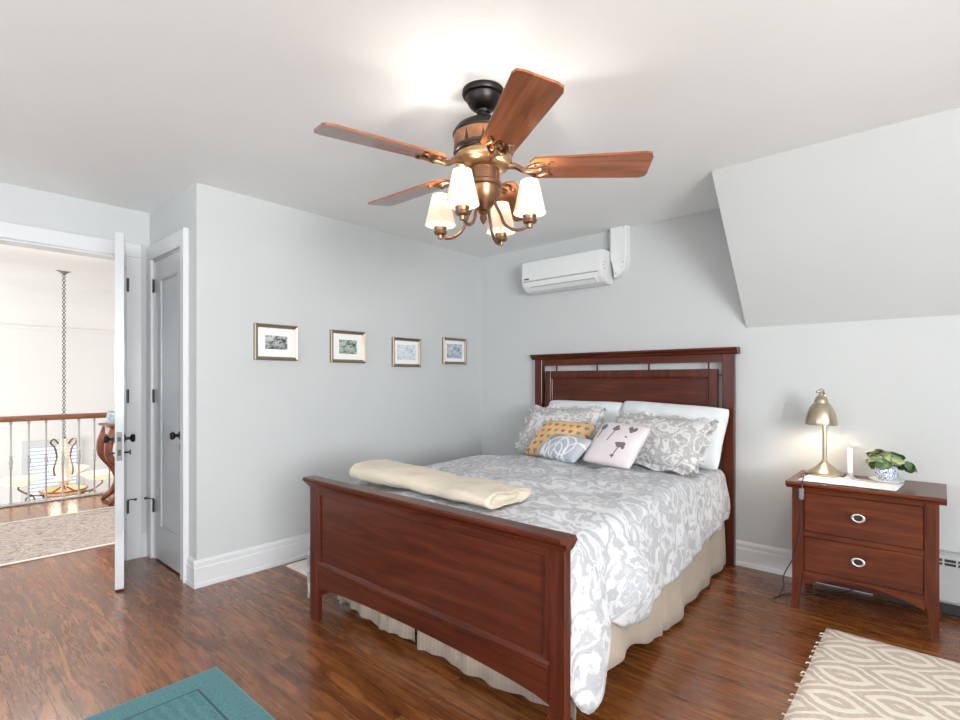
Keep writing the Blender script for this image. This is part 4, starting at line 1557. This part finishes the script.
# potted plant
px_, py_ = -0.225, 3.575
pl = thing('potted_plant', 'small leafy green plant in blue and white pot on the nightstand', 'plant', (px_, py_, ZR))
def pot_mat():
    m = Mat('blue_white_porcelain', 0.15)
    n = m.noise(m.obj(), 42, 3, 0.5, 2.5)
    m.color(m.ramp(n, [(0.46, (0.85, 0.87, 0.90)), (0.50, (0.03, 0.06, 0.25)), (0.57, (0.04, 0.07, 0.28)), (0.60, (0.85, 0.87, 0.90))]))
    return m.m
bm = BM(); lathe(bm, [(0, 0.008), (0.034, 0.008), (0.047, 0.025), (0.053, 0.05), (0.050, 0.072), (0.047, 0.085), (0.051, 0.09), (0.045, 0.09), (0.043, 0.075), (0, 0.075)], 32)
pot = obj('pot', bm, pot_mat(), pl, True)
bm = BM(); lathe(bm, [(0, 0.0), (0.05, 0.0), (0.074, 0.008), (0.078, 0.013), (0.072, 0.013), (0.045, 0.007), (0, 0.007)], 32)
obj('saucer', bm, M['wax'], pl, True)
bm = BM(); lathe(bm, [(0, 0.08), (0.03, 0.079), (0.043, 0.076)], 20)
obj('soil', bm, M['soil'], pl)
def leaf_mat(name, a, b):
    m = Mat(name, 0.45)
    n = m.noise(m.obj(), 55, 4)
    m.color(m.ramp(n, [(0.35, a), (0.65, b)]))
    return m.m
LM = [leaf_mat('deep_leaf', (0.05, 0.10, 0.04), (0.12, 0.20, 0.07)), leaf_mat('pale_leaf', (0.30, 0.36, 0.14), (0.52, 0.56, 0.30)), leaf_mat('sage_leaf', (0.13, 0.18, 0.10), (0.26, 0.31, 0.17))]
rnd = random.Random(11)
for k in range(34):
    az = rnd.uniform(0, 2 * PI); el = rnd.uniform(-0.15, 1.4)
    rad = rnd.uniform(0.055, 0.088)
    size = rnd.uniform(0.026, 0.042)
    if k in (3, 9, 17, 22):
        az = R(rnd.uniform(-25, 35)); el = rnd.uniform(-0.25, 0.15); rad = rnd.uniform(0.10, 0.125); size = 0.028
    c = Vector((rad * math.cos(az) * math.cos(el), rad * math.sin(az) * math.cos(el), 0.10 + rad * 0.92 * math.sin(el)))
    outw = (c - Vector((0, 0, 0.08))).normalized()
    nrm = (outw + Vector((rnd.uniform(-.5, .5), rnd.uniform(-.5, .5), rnd.uniform(0, .6)))).normalized()
    tipd = (outw.cross(nrm.cross(Vector((0, 0, 1)))) if False else (outw - nrm * outw.dot(nrm)))
    if tipd.length < 0.05: tipd = nrm.orthogonal()
    tipd.normalize()
    sd = nrm.cross(tipd)
    bm = BM()
    NR, NA = 4, 18
    cen = bm.verts.new(c - nrm * 0.004)
    prev = None
    for q in range(1, NR + 1):
        ring = []
        for a_ in range(NA):
            th = 2 * PI * a_ / NA
            rr_ = q / NR * size * (1.0 + 0.10 * math.cos(th) + 0.08 * math.cos(7 * th) * (q == NR))
            cup = -0.22 * (q / NR) ** 2 * size + 0.10 * size * math.sin(3 * th) * (q / NR) ** 2
            ring.append(bm.verts.new(c + tipd * rr_ * math.cos(th) + sd * rr_ * math.sin(th) * 0.9 + nrm * cup))
        for a_ in range(NA):
            b_ = (a_ + 1) % NA
            if prev is None: bm.faces.new((cen, ring[a_], ring[b_]))
            else: bm.faces.new((prev[a_], ring[a_], ring[b_], prev[b_]))
        prev = ring
    tube(bm, [(0.3 * c.x, 0.3 * c.y, 0.078), (0.7 * c.x, 0.7 * c.y, 0.09 + (c.z - 0.09) * 0.6), c - nrm * 0.005], 0.0016, 5, 3)
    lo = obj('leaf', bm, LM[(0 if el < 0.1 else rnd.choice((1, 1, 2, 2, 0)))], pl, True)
    s_ = lo.modifiers.new('thick', 'SOLIDIFY'); s_.thickness = 0.0012

# ------------------------------------------------------------------ baseboard heater
bhz = thing('baseboard_heater', 'white metal baseboard heater along the wall right of the nightstand', 'heater', (0.60, YB, 0.0))
bm = BM()
prism(bm, [(-0.001, 0.06), (-0.001, 0.325), (-0.055, 0.325), (-0.075, 0.312), (-0.078, 0.30), (-0.078, 0.075), (-0.07, 0.06)], 'x', -0.90, 1.55)
cv = obj('cover', bm, plain('heater_enamel', (0.46, 0.47, 0.475), 0.4, 0.02), bhz)
bm = BM()
box(bm, -0.86, 1.5, -0.062, -0.01, 0.002, 0.06)
obj('base_shade', bm, M['gapshade'], bhz)  # dark strip painted as the shade in the gap below the cover
bm = BM()
x = -0.86
while x < 1.5:
    for (a, b) in ((0.262, 0.276), (0.282, 0.296)):
        box(bm, x, x + 0.045, -0.0795, -0.077, a, b)
    x += 0.054
obj('vent_slot', bm, M['gapshade'], cv)

# ------------------------------------------------------------------ rugs
def ogee_mat():
    m = Mat('cream_ogee_rug', 0.98)
    co = m.obj()
    x, y, z = m.xyz(co)
    n = m.noise(co, 12, 3)
    wx = x + (n - 0.5) * 0.03
    wy = y + (n - 0.5) * 0.03
    ex = ((wx / 0.38).fract() - 0.5) * 2.0
    ey = ((wy / 0.235).fract() - 0.5) * 2.0
    g = ((ex * PI).cos() * 0.5 + 0.5 - ey.abs()).abs()
    line = (g * 11.0 - 0.9).sin()
    band = line.gt(0.0)
    base = m.ramp(m.noise(co, 60, 3), [(0.3, (0.84, 0.76, 0.66)), (0.7, (0.90, 0.84, 0.75))])
    tan = m.ramp(m.noise(co, 60, 3), [(0.3, (0.58, 0.475, 0.365)), (0.7, (0.70, 0.59, 0.47))])
    m.color(m.mix(band, base, tan))
    m.bump(m.noise(co, 150, 3) - band * 0.35, 0.6, 0.012)
    return m.m


def shaggy(name, mat, x0, x1, y0, y1, h, label, amp=0.006, fringe=None):
    bm = BM()
    rows = []
    NX, NY = 70, 60
    for i in range(NX + 1):
        row = []
        for j in range(NY + 1):
            u, v = i / NX, j / NY
            x = x0 + (x1 - x0) * u; y = y0 + (y1 - y0) * v
            e = min(u, 1 - u, v, 1 - v)
            if i in (0, NX): x += amp * noise.noise((y * 40, 1, 2)) * 1.4
            if j in (0, NY): y += amp * noise.noise((x * 40, 5, 2)) * 1.4
            z = h if e > 0 else 0.002
            row.append((x, y, z + (0.002 * noise.noise((x * 30, y * 30, 3)) if e > 0 else 0)))
        rows.append(row)
    gridsurf(bm, rows)
    vb = [bm.verts.new(p) for p in ((x0, y0, 0.001), (x1, y0, 0.001), (x1, y1, 0.001), (x0, y1, 0.001))]
    bm.faces.new(vb)
    if fringe:
        rr_ = random.Random(3)
        for k in range(int((y1 - y0) * fringe)):
            y = y0 + (y1 - y0) * (k + rr_.random()) / ((y1 - y0) * fringe)
            tube(bm, [(x0 + 0.004, y, h * 0.6), (x0 - 0.008, y + rr_.uniform(-.006, .006), 0.008), (x0 - rr_.uniform(0.009, 0.016), y + rr_.uniform(-.008, .008), 0.003)], 0.003, 4)
    o = obj(name, bm, mat, None, True, 60)
    return tag(o, label, 'rug')


shaggy('patterned_area_rug', ogee_mat(), -0.435, 1.35, 0.75, 3.115, 0.014, 'cream and tan rug with nested oval pattern on the floor by the nightstand', fringe=16)
wm = Mat('white_shag', 0.98); wm.color(wm.ramp(wm.noise(wm.obj(), 40, 3), [(0.3, (0.70, 0.64, 0.57)), (0.7, (0.84, 0.80, 0.75))])); wm.bump(wm.noise(wm.obj(), 150, 3), 0.6, 0.01)
shaggy('bedside_rug', wm.m, -3.29, -2.62, 1.735, 2.9, 0.012, 'small off white rug on the floor between bed and picture wall', fringe=None)


def teal_mat():
    m = Mat('teal_mat_weave', 0.95)
    co = m.obj()
    x, y, z = m.xyz(co)
    n = m.noise(co, 90, 4, 0.7)
    col = m.ramp(n, [(0.3, (0.045, 0.145, 0.165)), (0.7, (0.11, 0.25, 0.27))])
    ax = (x.abs() - 0.355).abs(); ay = (y.abs() - 0.605).abs()
    groove = (ax.lt(0.004) * y.abs().lt(0.609)).mx(ay.lt(0.004) * x.abs().lt(0.359))
    ins = x.abs().lt(0.355) * y.abs().lt(0.605)
    ridge = ((y * 150 + m.noise(co, 14, 3) * 4).sin() * 0.5 + 0.5) * ins * m.noise(co, 22, 2).gt(0.42)
    col = m.mix(ridge * 0.35, col, (0.03, 0.10, 0.12))
    col = m.mix(groove, col, (0.02, 0.06, 0.07))
    edge = x.abs().gt(0.468).mx(y.abs().gt(0.718))
    col = m.mix(edge * 0.6, col, (0.20, 0.38, 0.39))
    m.color(col)
    m.bump(n + ridge * -0.6, 0.6, 0.006)
    return m.m


bm = BM(); box(bm, -2.345, -1.395, -0.53, 0.92, 0.001, 0.012, 0.003)
tag(obj('floor_mat', bm, teal_mat(), None, origin=(-1.87, 0.195, 0.0)), 'teal woven floor mat at the bottom left of the room', 'mat')
